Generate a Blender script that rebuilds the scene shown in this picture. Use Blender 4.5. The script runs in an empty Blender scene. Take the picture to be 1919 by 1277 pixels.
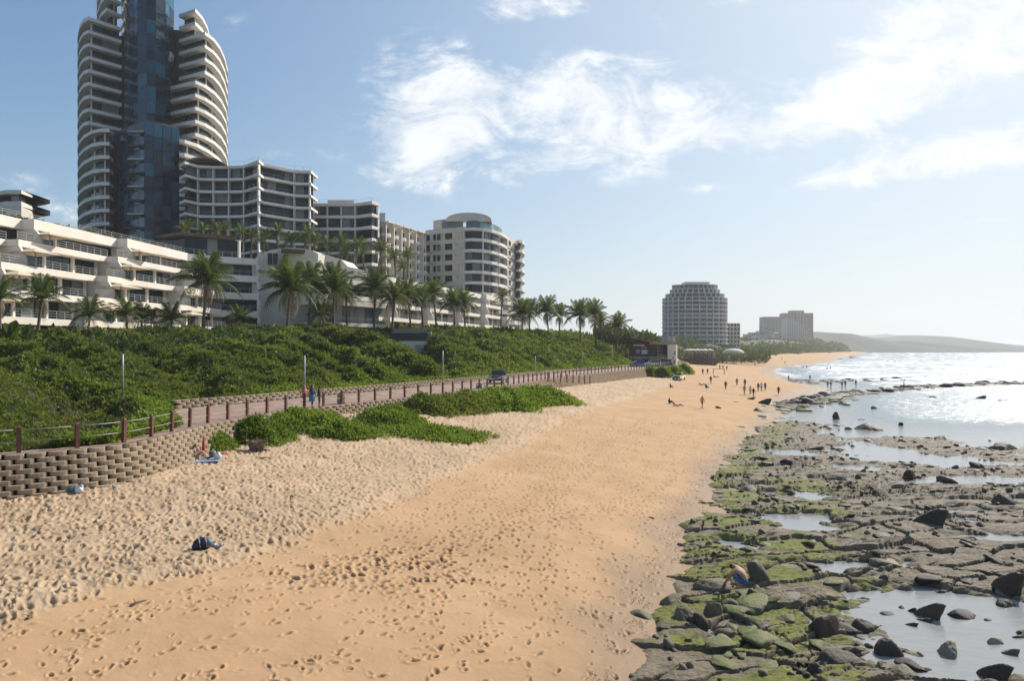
import bpy, math, random
import numpy as np
from math import radians as R, sin, cos, pi
random.seed(7)
rng = np.random.default_rng(7)
SC = bpy.context.scene
COL = SC.collection
# ------------------------------------------------------------------ camera
F = 1280.0; CAMZ = 9.0
cam = bpy.data.objects.new('camera', bpy.data.cameras.new('camera')); COL.objects.link(cam)
cam.location = (0, 0, CAMZ); cam.rotation_euler = (R(90), 0, 0)
cam.data.sensor_width = 36; cam.data.lens = F*36/1919
cam.data.shift_y = 16.5/1919; cam.data.clip_start = .1; cam.data.clip_end = 60000
SC.camera = cam
# ------------------------------------------------------------------ light
SUN_AZ, SUN_EL = R(47), R(37)          # azimuth clockwise from +Y
sd = (sin(SUN_AZ)*cos(SUN_EL), cos(SUN_AZ)*cos(SUN_EL), sin(SUN_EL))
sl = bpy.data.lights.new('sun', 'SUN'); sl.energy = 5.0; sl.angle = R(.53); sl.color = (1, .93, .83)
so = bpy.data.objects.new('sun', sl); COL.objects.link(so)
so.rotation_euler = (R(90)-SUN_EL, 0, -SUN_AZ+pi)
import mathutils
so.rotation_euler = mathutils.Vector(sd).to_track_quat('Z', 'Y').to_euler()
so.location = (40, 40, 60)
W = bpy.data.worlds.new('World'); SC.world = W; W.use_nodes = True
SC.view_settings.view_transform = 'Standard'; SC.view_settings.look = 'None'
SC.view_settings.exposure = .31; SC.view_settings.gamma = 1
SC.render.engine = 'CYCLES'
SC.cycles.max_bounces = 6; SC.cycles.diffuse_bounces = 3; SC.cycles.glossy_bounces = 3
SC.cycles.transmission_bounces = 3; SC.cycles.volume_bounces = 1; SC.cycles.transparent_max_bounces = 6
SC.cycles.caustics_reflective = False; SC.cycles.caustics_refractive = False

class N:
    """a socket with arithmetic, for building node expressions"""
    def __init__(s, t, k): s.t = t; s.k = k
    def _m(s, op, *a):
        n = s.t.nodes.new('ShaderNodeMath'); n.operation = op
        for i, x in enumerate((s,)+a):
            if isinstance(x, N): s.t.links.new(x.k, n.inputs[i])
            else: n.inputs[i].default_value = x
        return N(s.t, n.outputs[0])
    def __add__(s, o): return s._m('ADD', o)
    __radd__ = __add__
    def __sub__(s, o): return s._m('SUBTRACT', o)
    def __rsub__(s, o): return (s*-1)+o
    def __mul__(s, o): return s._m('MULTIPLY', o)
    __rmul__ = __mul__
    def __truediv__(s, o): return s._m('DIVIDE', o)
    def exp(s): return s._m('EXPONENT')
    def max(s, o): return s._m('MAXIMUM', o)
    def min(s, o): return s._m('MINIMUM', o)
    def gt(s, o): return s._m('GREATER_THAN', o)
    def pow(s, o): return s._m('POWER', o)
    def ss(s, a, b, c=0., d=1.):
        n = s.t.nodes.new('ShaderNodeMapRange'); n.interpolation_type = 'SMOOTHSTEP'
        s.t.links.new(s.k, n.inputs[0])
        for i, x in enumerate((a, b, c, d)): n.inputs[i+1].default_value = x
        return N(s.t, n.outputs[0])
def comb(t, x, y, z):
    n = t.nodes.new('ShaderNodeCombineXYZ')
    for i, v in enumerate((x, y, z)):
        if isinstance(v, N): t.links.new(v.k, n.inputs[i])
        else: n.inputs[i].default_value = v
    return n.outputs[0]
def noise(t, vec, scale, detail=4, rough=.55, dist=0., out=0):
    n = t.nodes.new('ShaderNodeTexNoise')
    if vec is not None: t.links.new(vec, n.inputs['Vector'])
    n.inputs['Scale'].default_value = scale; n.inputs['Detail'].default_value = detail
    n.inputs['Roughness'].default_value = rough; n.inputs['Distortion'].default_value = dist
    return N(t, n.outputs[out])
def mix(t, f, a, b):
    n = t.nodes.new('ShaderNodeMix'); n.data_type = 'RGBA'
    for k, v in ((0, f), (6, a), (7, b)):
        if isinstance(v, N): t.links.new(v.k, n.inputs[k])
        elif hasattr(v, 'is_linked'): t.links.new(v, n.inputs[k])
        elif k == 0: n.inputs[0].default_value = v
        else: n.inputs[k].default_value = (*v, 1) if len(v) == 3 else v
    return n.outputs[2]

# sky: physical sky with clouds at infinity (world-fixed directions)
t = W.node_tree; t.nodes.clear()
out = t.nodes.new('ShaderNodeOutputWorld'); bg = t.nodes.new('ShaderNodeBackground')
t.links.new(bg.outputs[0], out.inputs[0]); bg.inputs[1].default_value = .10
sky = t.nodes.new('ShaderNodeTexSky'); sky.sky_type = 'NISHITA'; sky.sun_disc = False
sky.sun_elevation = SUN_EL; sky.sun_rotation = SUN_AZ
sky.air_density = 1.15; sky.dust_density = .9; sky.ozone_density = 2.6; sky.altitude = 0
tc = t.nodes.new('ShaderNodeTexCoord'); sp = t.nodes.new('ShaderNodeSeparateXYZ')
t.links.new(tc.outputs['Generated'], sp.inputs[0])
dx, dy, dz = (N(t, sp.outputs[i]) for i in range(3))
yy = dy.max(.08); u = dx/yy; v = dz/yy
def blob(cx, cy, rx, ry, ang, w):
    """cloud bank centred on a direction (given as picture-plane slopes)"""
    c, s = cos(R(ang)), sin(R(ang)); U = (cx-959.5)/F; V = (655-cy)/F
    a = u-U; b = v-V
    p = (a*c + b*s)*(F/rx); q = (b*c - a*s)*(F/ry)
    return ((p*p + q*q)*-1).exp()*w
BL = [(800,215,125,110,-25,.95),(880,160,90,55,-50,.5),(1010,150,95,50,0,.5),(1090,185,170,65,-5,.85),(1200,270,160,60,10,.95),(1030,300,120,30,25,.55),(1330,250,90,24,6,.6),
      (760,310,75,45,0,.6),(850,260,90,60,0,.5),(1530,218,130,46,24,1.05),(1680,135,165,66,28,1.25),(1850,40,210,100,24,1.7),(1250,170,180,70,0,.35),(1700,200,60,20,15,.5),(1440,240,50,22,10,.4),
      (1590,335,120,26,8,.95),(1770,290,180,34,10,1.2),(1940,265,130,40,8,1.1),(965,10,60,30,0,.8),(1060,5,50,22,0,.8),(1241,50,22,16,0,.75),(1140,105,45,12,0,.6),(1215,108,40,16,12,.6),
      (440,40,40,25,40,.3),(1350,5,120,16,10,.45),(1330,352,50,10,5,.4),(1610,390,60,12,3,.5),(1650,430,60,9,3,.35),(1830,415,70,9,3,.35),(100,390,90,28,-20,.42),(520,290,110,14,0,.35),(30,335,60,16,0,.3)]
m = None
for b_ in BL: q = blob(*b_); m = q if m is None else m+q
front = dy.ss(.1, .3)
dome = comb(t, dx/(dz.max(0)+.12), dy/(dz.max(0)+.12), dz*.0)
flat = comb(t, u*1.0, v*1.9, 0.)
n1 = noise(t, flat, 7, 12, .66, 1.1); n2 = noise(t, dome, 1.6, 6, .6)
n3 = noise(t, flat, 34, 6, .65, .3)
mm = m*front + (1-front)*(n2.ss(.56, .9)*.6)
den = (mm.min(1.2)*.95 + (n1-.5)*3.0 + (n3-.5)*1.3 - .24).ss(-.1, 1.05)*mm.ss(.03, .45)*.9
gl = (dx*sd[0]+dy*sd[1]+dz*sd[2]).max(0)
glow = gl.pow(3.2)*.75+gl.pow(14)*.3                       # haze brightens towards the sun
hor = (dz.max(0)*-7.5).exp()
sc_ = t.nodes.new('ShaderNodeSeparateColor'); t.links.new(sky.outputs[0], sc_.inputs[0])
ch = [N(t, sc_.outputs[i]) for i in range(3)]
nish = comb(t, *[c_/(c_/14.+1)*k_ for c_, k_ in zip(ch, (.84, 1.14, 1.36))])   # bright haze round the sun rolls off
skyc = mix(t, (hor*.62).min(1), nish, (6.0, 6.3, 6.6))
skyc = mix(t, glow.min(1)*.76, skyc, (7.9, 8.0, 8.1))
skyc = mix(t, (hor*gl*gl*1.1).min(.95), skyc, (8.1, 8.1, 8.0))
cl = mix(t, n1.ss(.35, .7), (6.6, 7.1, 7.7), (8.6, 8.8, 9.0))
cl = mix(t, glow.min(1)*.5, cl, (9.6, 9.6, 9.6))
t.links.new(mix(t, den, skyc, cl), bg.inputs[0])

# ------------------------------------------------------------------ helpers
def tag(o, label=None, cat=None, group=None, kind=None):
    if label: o['label'] = label
    if cat: o['category'] = cat
    if group: o['group'] = group
    if kind: o['kind'] = kind
    return o
def empty(name, loc=(0, 0, 0), rz=0, label=None, cat=None, group=None):
    o = bpy.data.objects.new(name, None); COL.objects.link(o); o.empty_display_size = .2
    o.location = loc; o.rotation_euler = (0, 0, rz)
    return tag(o, label, cat, group)
def link(name, me, parent=None, loc=None, rot=None, kind=None, scale=None):
    o = bpy.data.objects.new(name, me); COL.objects.link(o)
    if parent is not None: o.parent = parent
    if loc is not None: o.location = loc
    if rot is not None: o.rotation_euler = rot
    if scale is not None: o.scale = scale
    if kind: o['kind'] = kind
    return o
class MB:
    def __init__(s): s.v = []; s.f = []; s.m = []; s.cur = 0
    def add(s, vs, fs):
        b = len(s.v); s.v += [tuple(map(float, p)) for p in vs]
        for f in fs: s.f.append(tuple(b+i for i in f)); s.m.append(s.cur)
        return s
    def box(s, x0, x1, y0, y1, z0, z1, rz=0, c=None):
        vs = [(x, y, z) for z in (z0, z1) for x, y in ((x0, y0), (x1, y0), (x1, y1), (x0, y1))]
        if rz:
            c = c or ((x0+x1)/2, (y0+y1)/2)
            vs = [(c[0]+(x-c[0])*cos(rz)-(y-c[1])*sin(rz), c[1]+(x-c[0])*sin(rz)+(y-c[1])*cos(rz), z) for x, y, z in vs]
        return s.add(vs, [(3,2,1,0),(4,5,6,7),(0,1,5,4),(1,2,6,5),(2,3,7,6),(3,0,4,7)])
    def beam(s, a, b, w, h, z0=None, z1=None):
        """upright slab from a to b (xy), thickness w, between heights"""
        ax, ay = a[:2]; bx, by = b[:2]; L = math.hypot(bx-ax, by-ay) or 1e-6
        nx, ny = -(by-ay)/L*w/2, (bx-ax)/L*w/2
        za, zb = (a[2], b[2]) if z0 is None else (z0, z0)
        H = h if z1 is None else z1-z0
        vs = [(ax+nx,ay+ny,za),(ax-nx,ay-ny,za),(bx-nx,by-ny,zb),(bx+nx,by+ny,zb)]
        vs += [(x, y, z+H) for x, y, z in vs]
        return s.add(vs, [(0,3,2,1),(4,5,6,7),(0,1,5,4),(1,2,6,5),(2,3,7,6),(3,0,4,7)])
    def prism(s, poly, z0, z1, poly1=None):
        n = len(poly); q = poly1 or poly
        if sum(poly[i][0]*poly[(i+1)%n][1]-poly[(i+1)%n][0]*poly[i][1] for i in range(n)) < 0:
            poly = poly[::-1]; q = q[::-1]
        vs = [(x, y, z0) for x, y in poly]+[(x, y, z1) for x, y in q]
        return s.add(vs, [tuple(range(n-1, -1, -1)), tuple(range(n, 2*n))]+[(i, (i+1)%n, n+(i+1)%n, n+i) for i in range(n)])
    def tube(s, pts, r, n=6, cap=True):
        pts = [mathutils.Vector(p) for p in pts]; rr = r if isinstance(r, (list, tuple)) else [r]*len(pts)
        vs = []; prev = None
        for i, p in enumerate(pts):
            d = (pts[min(i+1, len(pts)-1)]-pts[max(i-1, 0)]).normalized()
            a = d.cross(mathutils.Vector((0, 0, 1))) if abs(d.z) < .95 else d.cross(mathutils.Vector((0, 1, 0)))
            a.normalize(); b = d.cross(a)
            for k in range(n):
                th = 2*pi*k/n; vs.append(tuple(p+(a*cos(th)+b*sin(th))*rr[i]))
        fs = [(i*n+k, i*n+(k+1)%n, (i+1)*n+(k+1)%n, (i+1)*n+k) for i in range(len(pts)-1) for k in range(n)]
        if cap: fs += [tuple(range(n-1, -1, -1)), tuple(range((len(pts)-1)*n, len(pts)*n))]
        return s.add(vs, fs)
    def ell(s, c, r, n=10, m=6, z0=-1., z1=1.):
        vs = []; fs = []
        for j in range(m+1):
            ph = math.asin(z0)+(math.asin(z1)-math.asin(z0))*j/m
            for k in range(n):
                th = 2*pi*k/n; vs.append((c[0]+r[0]*cos(ph)*cos(th), c[1]+r[1]*cos(ph)*sin(th), c[2]+r[2]*sin(ph)))
        fs = [(j*n+k, j*n+(k+1)%n, (j+1)*n+(k+1)%n, (j+1)*n+k) for j in range(m) for k in range(n)]
        fs += [tuple(range(n-1, -1, -1)), tuple(range(m*n, m*n+n))]
        return s.add(vs, fs)
    def mesh(s, name, mats, smooth=False):
        me = bpy.data.meshes.new(name); me.from_pydata(s.v, [], s.f)
        for x in (mats if isinstance(mats, (list, tuple)) else [mats]): me.materials.append(x)
        if max(s.m, default=0): me.polygons.foreach_set('material_index', s.m)
        if smooth: me.polygons.foreach_set('use_smooth', [True]*len(s.f))
        me.update(); return me
    def build(s, name, mats, parent=None, loc=None, smooth=False, kind=None, rot=None):
        return link(name, s.mesh(name, mats, smooth), parent, loc, rot, kind)

def mat(name, col, rough=.7, var=.12, scale=3., bump=0., bscale=None, metal=0., spec=.5, col2=None, dirt=0., coat=0.):
    m = bpy.data.materials.new(name); m.use_nodes = True; t = m.node_tree
    b = t.nodes['Principled BSDF']; b.inputs['Roughness'].default_value = rough; b.inputs['Metallic'].default_value = metal
    b.inputs['Specular IOR Level'].default_value = spec; b.inputs['Coat Weight'].default_value = coat
    g = t.nodes.new('ShaderNodeTexCoord'); vec = g.outputs['Object']
    n = noise(t, vec, scale, 5, .6)
    c2 = col2 or tuple(max(0, c*(1-2.2*var)) for c in col)
    c = mix(t, n.ss(.3, .72), tuple(min(1, x*(1+var*.4)) for x in col), c2)
    if dirt:
        mp = t.nodes.new('ShaderNodeMapping'); mp.inputs['Scale'].default_value = (1.6, 1.6, .12); t.links.new(vec, mp.inputs[0])
        n5 = noise(t, mp.outputs[0], 1.5, 5, .65)
        c = mix(t, n5.ss(.48, .8)*dirt, c, (.16, .13, .10))
    t.links.new(c, b.inputs['Base Color'])
    if bump:
        bn = t.nodes.new('ShaderNodeBump'); bn.inputs['Strength'].default_value = bump; bn.inputs['Distance'].default_value = .05
        n2 = noise(t, vec, bscale or scale*6, 6, .65); t.links.new(n2.k, bn.inputs['Height']); t.links.new(bn.outputs[0], b.inputs['Normal'])
    return m
def glassmat(name, col, rough=.06, wave=.15, spec=.9, odd=None, share=.8):
    m = mat(name, col, rough, .25, .35, spec=spec); t = m.node_tree; b = t.nodes['Principled BSDF']
    b.inputs['IOR'].default_value = 1.6
    oi = t.nodes.new('ShaderNodeObjectInfo')
    g = t.nodes.new('ShaderNodeTexCoord'); n = noise(t, g.outputs['Object'], .8, 2)
    bn = t.nodes.new('ShaderNodeBump'); bn.inputs['Strength'].default_value = wave; bn.inputs['Distance'].default_value = .2
    t.links.new(n.k, bn.inputs['Height']); t.links.new(bn.outputs[0], b.inputs['Normal'])
    k = N(t, oi.outputs['Random'])
    c = mix(t, k.ss(.25, 1.), tuple(x*.55 for x in col), tuple(min(1, x*1.9) for x in col))
    if odd: c = mix(t, k.gt(share), c, odd)       # some panes have curtains drawn
    t.links.new(c, b.inputs['Base Color'])
    return m

# ------------------------------------------------------------------ numpy noise
def _h(ix, iy, s):
    h = (ix.astype(np.int64)*374761393 + iy.astype(np.int64)*668265263 + s*974711) & 0xffffffff
    h = ((h ^ (h >> 13))*1274126177) & 0xffffffff
    h = h ^ (h >> 16)
    return (h & 0xffffff)/float(0xffffff)
def vn(x, y, s=0):
    """gradient noise, about -1..1"""
    ix = np.floor(x); iy = np.floor(y); fx = x-ix; fy = y-iy
    ux = fx*fx*fx*(fx*(fx*6-15)+10); uy = fy*fy*fy*(fy*(fy*6-15)+10); r = 0
    for a in (0, 1):
        for b in (0, 1):
            th = _h(ix+a, iy+b, s)*2*pi
            g = np.cos(th)*(fx-a)+np.sin(th)*(fy-b)
            r = r+g*(ux if a else 1-ux)*(uy if b else 1-uy)
    return r*1.5
def fbm(x, y, o=4, s=0, g=.5):
    r = 0; a = 1.
    for i in range(o): r = r+a*vn(x*2**i+i*17.3, y*2**i-i*9.1, s+i); a *= g
    return r
def voro(x, y, s=0, jit=.9):
    ix = np.floor(x); iy = np.floor(y)
    d1 = np.full(x.shape, 9.); d2 = np.full(x.shape, 9.); idr = np.zeros(x.shape); cx = np.zeros(x.shape); cy = np.zeros(x.shape)
    for a in (-1, 0, 1):
        for b in (-1, 0, 1):
            px = ix+a+.5+jit*(_h(ix+a, iy+b, s)-.5); py = iy+b+.5+jit*(_h(ix+a, iy+b, s+7)-.5)
            d = np.hypot(x-px, y-py); k = d < d1
            d2 = np.where(k, d1, np.minimum(d2, d)); cx = np.where(k, px, cx); cy = np.where(k, py, cy)
            idr = np.where(k, _h(ix+a, iy+b, s+13), idr); d1 = np.where(k, d, d1)
    return d1, d2, idr, cx, cy
def sst(a, b, x):
    t = np.clip((x-a)/(b-a), 0, 1); return t*t*(3-2*t)

# ------------------------------------------------------------------ the lie of the land (functions of Y = distance along the shore)
def I(tab): ys, xs = zip(*tab); return lambda Y: np.interp(Y, ys, xs)
xw = I([(-30,-12),(0,-3),(10,-.4),(17.7,3.0),(20.6,4.2),(27,6.4),(37,10.3),(54,17.0),(81,30),(100,38),(122,48),(142,60),(158,70),(169,71),(200,78),(268,99),(352,134),(450,205),(750,356),(1500,778),(3000,1570),(9000,5200)])
xo = I([(0,-60),(20,-31),(24,-27),(27,-23.2),(28.9,-20.5),(30.2,-18.9),(31.8,-17.9),(33.8,-17.8),(38,-17.9),(40.5,-17.9),(45,-17.1),(50.5,-15.4),(56,-12.7),(68,-6.5),(77,-2.8),(84,0),(100,5.2),(117,11.8),(134,19.5),(148,26.8),(181,42.5),(215,56),(268,66),(352,84),(450,146),(750,308),(1500,750),(3000,1480),(9000,4700)])
xi = I([(0,-61),(20,-31.7),(27,-23.9),(31.8,-18.7),(38.8,-18.9),(44,-22),(50.3,-25.2),(53,-23.6),(56,-21.9),(64,-18.5),(75,-13.2),(91,-6.4),(99,-3.2),(117,4.2),(134,11.5),(148,19),(176,31.),(215,46),(268,56),(352,74),(450,134),(750,295),(1500,730),(3000,1450),(9000,4650)])
PZ = 4.6
def pathz(Y): return PZ+0*Y
def berm(Y): return np.interp(Y, [0,14,18.6,23.7,30,43.5,55,69,104,150], [-19,-16.5,-14,-9.8,-6.5,-2,2,5.6,19.5,38])
def sandz(X, Y):
    a = xw(Y); b = xo(Y)+.7
    q = np.clip((a-X)/(a-b), -3, 1.15)
    zf = np.interp(Y, [30, 37, 42, 50, 60, 85, 105, 130], [2.85, 2.9, 3.3, 3.65, 3.8, 3.7, 3.1, 2.9])-.28
    z = .28+(2.45+(zf-2.45)*np.clip(q, 0, 1)**2.5)*np.sign(q)*np.abs(q)**.92
    far = sst(240, 330, Y)
    z = z + .22*(sst(0, 1.4, berm(Y)-X)-.5)*(1-sst(90, 130, Y))
    z = z + .10*fbm(X*.13, Y*.13, 3, 3) + far*np.clip(-(X-xo(Y))*.06, 0, 6)
    return z
def hillz(X, Y):
    d = xi(Y)-X
    Wd = np.interp(Y, [28, 55, 75, 120, 400], [46, 40, 27, 27, 40]); top = np.interp(Y, [40, 88, 120, 140, 260, 500, 900, 1500, 3000], [3.6, 5.3, 7.0, 7.4, 7.8, 10, 16, 12, 5])
    q = np.clip(d/Wd, -.2, 1); r = np.sin(np.clip(q, 0, 1)*pi/2)**.95
    z = PZ+.25+top*r
    # the cleft where the hillside entrance stands: steep on the far side, easy on the near side
    ax, ay, bx, by = -8.5, 95., -18.0, 120.; vx, vy = bx-ax, by-ay; L_ = math.hypot(vx, vy)
    tt = np.clip(((X-ax)*vx+(Y-ay)*vy)/L_**2, -.2, 1.15); px = X-ax-tt*vx; py = Y-ay-tt*vy; dd = np.hypot(px, py)
    side = (px*vy-py*vx) > 0
    g = np.exp(-(dd/np.where(side, 2.6, 6.2*np.clip(tt+.25, .3, 1)))**2)
    fl = PZ+.2+1.9*np.clip(tt, 0, 1.2)
    z = fl+(z-fl)*(1-g*.97)
    return z
def cleft(X, Y):
    return 1-np.exp(-(np.hypot((X+16.5)*.8, (Y-114)*.5)/5.5)**2)
def lumps(X, Y):
    """wind-trimmed bush canopy over the slope: ridges running down towards the path, and crowns"""
    a = X*.77-Y*.64; b = X*.64+Y*.77                       # b runs across the ridges
    rid = 1-np.abs(vn(a*.035+.3*vn(X*.1, Y*.1, 7), b*.13, 21))*2.6
    c1 = voro(X*.30+vn(X*.3, Y*.3, 5)*.5, Y*.30, 31)[0]; c2 = voro(X*.75, Y*.75+9, 33)[0]
    return (1.7*np.clip(rid, -1, 1)+1.6*(.5-c1)+.8*(.5-c2)+.6*vn(X*.12, Y*.12, 40))*.95*cleft(X, Y)-.45

def fan(ylist, xlist_px):
    """perspective-friendly grid: rows at given Y, columns along fixed bearings"""
    Y = np.array(ylist)[:, None]*np.ones(len(xlist_px)); X = (np.array(xlist_px)-959.5)/F*Y
    return X, Y
def gridmesh(name, X, Y, Z, mats, attrs=None, keep=None, smooth=True):
    r, c = X.shape; idx = np.arange(r*c).reshape(r, c)
    q = np.stack([idx[:-1, :-1], idx[:-1, 1:], idx[1:, 1:], idx[1:, :-1]], -1).reshape(-1, 4)
    if keep is not None:
        k = keep[:-1, :-1]|keep[:-1, 1:]|keep[1:, 1:]|keep[1:, :-1]; q = q[k.reshape(-1)]
        used = np.unique(q); rm = np.full(r*c, -1); rm[used] = np.arange(len(used)); q = rm[q]
    else: used = np.arange(r*c)
    co = np.stack([X.reshape(-1)[used], Y.reshape(-1)[used], Z.reshape(-1)[used]], -1)
    me = bpy.data.meshes.new(name); me.vertices.add(len(co)); me.vertices.foreach_set('co', co.astype(np.float32).reshape(-1))
    me.loops.add(len(q)*4); me.loops.foreach_set('vertex_index', q.reshape(-1).astype(np.int32))
    me.polygons.add(len(q)); me.polygons.foreach_set('loop_start', np.arange(0, len(q)*4, 4, dtype=np.int32))
    me.update(calc_edges=True)
    me.polygons.foreach_set('use_smooth', [smooth]*len(q))
    for k, a in (attrs or {}).items():
        at = me.attributes.new(k, 'FLOAT', 'POINT'); at.data.foreach_set('value', a.reshape(-1)[used].astype(np.float32))
    for m in (mats if isinstance(mats, list) else [mats]): me.materials.append(m)
    return me
def attr(t, name):
    n = t.nodes.new('ShaderNodeAttribute'); n.attribute_name = name; return N(t, n.outputs['Fac'])
# ------------------------------------------------------------------ sand
def rows(y0, y1, step, h=7.6):
    p0 = 655+h*F/y0; out = []
    while p0 > 655+h*F/y1: out.append(h*F/(p0-655)); p0 -= step
    return out
ylist = rows(13.2, 24, 1.35)+rows(24, 60, 1.05)+rows(60, 200, 1.2)+[200,215,235,260,290,330,380,440,520,640,800,1100,1600,2400,4000,9000]
X, Y = fan(ylist, np.concatenate([np.arange(-260, 1560, 2.3), np.arange(1560, 2000, 12)]))
Z = sandz(X, Y)
# footprints pressed into a height raster
CS = .045; x0, x1, y0, y1 = -34, 26, 12, 78
HR = np.zeros((int((y1-y0)/CS), int((x1-x0)/CS)))
def stamp(px, py, rx, ry, ang, dep, rim=.35):
    R_ = max(rx, ry)*2.3; i0 = int((py-R_-y0)/CS); i1 = int((py+R_-y0)/CS)+1; j0 = int((px-R_-x0)/CS); j1 = int((px+R_-x0)/CS)+1
    if i0 < 0 or j0 < 0 or i1 >= HR.shape[0] or j1 >= HR.shape[1]: return
    yy, xx = np.mgrid[i0:i1, j0:j1]; xx = x0+xx*CS-px; yy = y0+yy*CS-py
    c, s = cos(ang), sin(ang); p = (xx*c+yy*s)/rx; q = (-xx*s+yy*c)/ry; r2 = p*p+q*q
    HR[i0:i1, j0:j1] += -dep*np.exp(-r2**1.5*.9)+rim*dep*np.exp(-(np.sqrt(r2)-1.45)**2*5)
zx = rng.uniform(-32, 24, 54000); zy = 13+65*rng.uniform(0, 1, 54000)
bz = berm(zy)+.8*vn(zx*.3, zy*.3, 9); dry = (zx < bz)
patch = np.exp(-(((zx+4.3+(zy-25.)*-.55)/3.2)**2+((zy-25.3)/2.2)**2))
clump = fbm(zx*.25, zy*.25, 3, 77)
for k in range(54000):
    x_, y_ = zx[k], zy[k]
    if x_ < xo(y_)+.2 or x_ > xw(y_)-.3: continue
    if dry[k]:
        if rng.random() < .93: stamp(x_, y_, rng.uniform(.06, .15), rng.uniform(.05, .095), rng.normal(.9, .9), rng.uniform(.03, .10), .45)
    elif rng.random() < .75*max(0, patch[k]*(1.1+1.6*clump[k])-.12): stamp(x_, y_, rng.uniform(.09, .17), rng.uniform(.07, .12), rng.uniform(0, pi), rng.uniform(.04, .09), .5)
    elif rng.random() < .15+.35*max(0, clump[k]): stamp(x_, y_, rng.uniform(.06, .15), rng.uniform(.035, .06), rng.normal(.9, .8), rng.uniform(.025, .08), .5)
def track(pts, jit=.12, step=.62, side=.12):
    """a walker's line of prints"""
    pts = [np.array(p, float) for p in pts]; k = 0
    for a, b in zip(pts[:-1], pts[1:]):
        L = np.hypot(*(b-a)); n = int(L/step); d = (b-a)/L; nn = np.array([-d[1], d[0]]); ang = math.atan2(d[1], d[0])
        for i in range(n):
            k += 1; c = a+d*i*step+nn*side*(1 if k % 2 else -1)+rng.normal(0, jit*.5, 2)
            stamp(c[0], c[1], .145, .062, ang+rng.normal(0, .15), rng.uniform(.035, .065), .3)
for k in range(26):
    ya = rng.uniform(15, 30); xa = rng.uniform(berm(ya)+.5, xw(ya)-.6); fr = rng.uniform(.1, .95)
    P = [(xa, ya)]
    for yb in (38, 50, 62, 76):
        fr = np.clip(fr+rng.normal(0, .09), .05, .95)
        P.append((berm(yb)+fr*(xw(yb)-berm(yb)), yb))
    track(P)
fi = np.clip((Y-y0)/CS, 0, HR.shape[0]-2); fj = np.clip((X-x0)/CS, 0, HR.shape[1]-2)
i = fi.astype(int); j = fj.astype(int); fi -= i; fj -= j
Hs = HR[i, j]*(1-fi)*(1-fj)+HR[i+1, j]*fi*(1-fj)+HR[i, j+1]*(1-fi)*fj+HR[i+1, j+1]*fi*fj
Hs = Hs*((X > x0) & (X < x1) & (Y < y1-.5))
bm = sst(-.5, .9, berm(Y)+.8*vn(X*.3, Y*.3, 9)-X)
c1 = voro(X*2.4, Y*2.4, 51)[0]; c2 = voro(X*3.9+.5*vn(X, Y, 2), Y*3.9, 52)[0]
nf = sst(70, 80, Y)*(1-sst(240, 330, Y))
Z = Z+Hs*1.15+bm*.05*fbm(X*1.7, Y*1.7, 3, 60)+bm*nf*(-.13*(.45-c1))*1.6+(1-bm)*.012*fbm(X*.9, Y*.9, 3, 61)
Z = Z+(1-bm)*nf*-.05*np.clip(.28-c1, 0, 1)*4*sst(.1, .5, vn(X*.2, Y*.2, 8))
wet = 1-sst(.5, 3.2, xw(Y)-X+1.2*vn(X*.4, Y*.25, 63))
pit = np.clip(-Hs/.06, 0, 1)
m = bpy.data.materials.new('beach_sand'); m.use_nodes = True; t = m.node_tree; b = t.nodes['Principled BSDF']
g = t.nodes.new('ShaderNodeTexCoord'); ov = g.outputs['Object']
nb = noise(t, ov, .35, 5, .6); nf_ = noise(t, ov, 22, 6, .7); nm = noise(t, ov, 2.2, 5, .65)
dryc = mix(t, nb.ss(.3, .7), (.49, .355, .228), (.40, .285, .178))
smc = mix(t, nb.ss(.3, .7), (.48, .308, .170), (.42, .262, .140))
c = mix(t, attr(t, 'dry'), smc, dryc)
c = mix(t, nm.ss(.45, .8)*.30, c, (.36, .22, .12))
c = mix(t, nf_.ss(.55, .8)*.28, c, (.24, .15, .09))
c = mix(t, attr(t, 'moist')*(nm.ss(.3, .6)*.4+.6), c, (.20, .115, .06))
c = mix(t, attr(t, 'wet'), c, (.27, .175, .10))
t.links.new(c, b.inputs['Base Color'])
rr = (attr(t, 'wet')*-.32+.92); t.links.new(rr.k, b.inputs['Roughness'])
b.inputs['Specular IOR Level'].default_value = .25
bn = t.nodes.new('ShaderNodeBump'); bn.inputs['Distance'].default_value = .05
t.links.new((attr(t, 'dry')*.45+.4).k, bn.inputs['Strength'])
hh = noise(t, ov, 5.5, 6, .68)+noise(t, ov, 34, 3, .6)*.25
t.links.new(hh.k, bn.inputs['Height']); t.links.new(bn.outputs[0], b.inputs['Normal'])
SANDM = m
keep = (X > xo(Y)-.2)
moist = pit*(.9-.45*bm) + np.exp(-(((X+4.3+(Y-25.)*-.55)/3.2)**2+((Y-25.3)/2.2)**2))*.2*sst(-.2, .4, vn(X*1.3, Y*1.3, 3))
o = link('sand', gridmesh('sand', X, Y, Z, m, dict(dry=bm, wet=np.clip(wet, 0, 1), moist=np.clip(moist, 0, 1)), keep), kind='structure')

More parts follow.
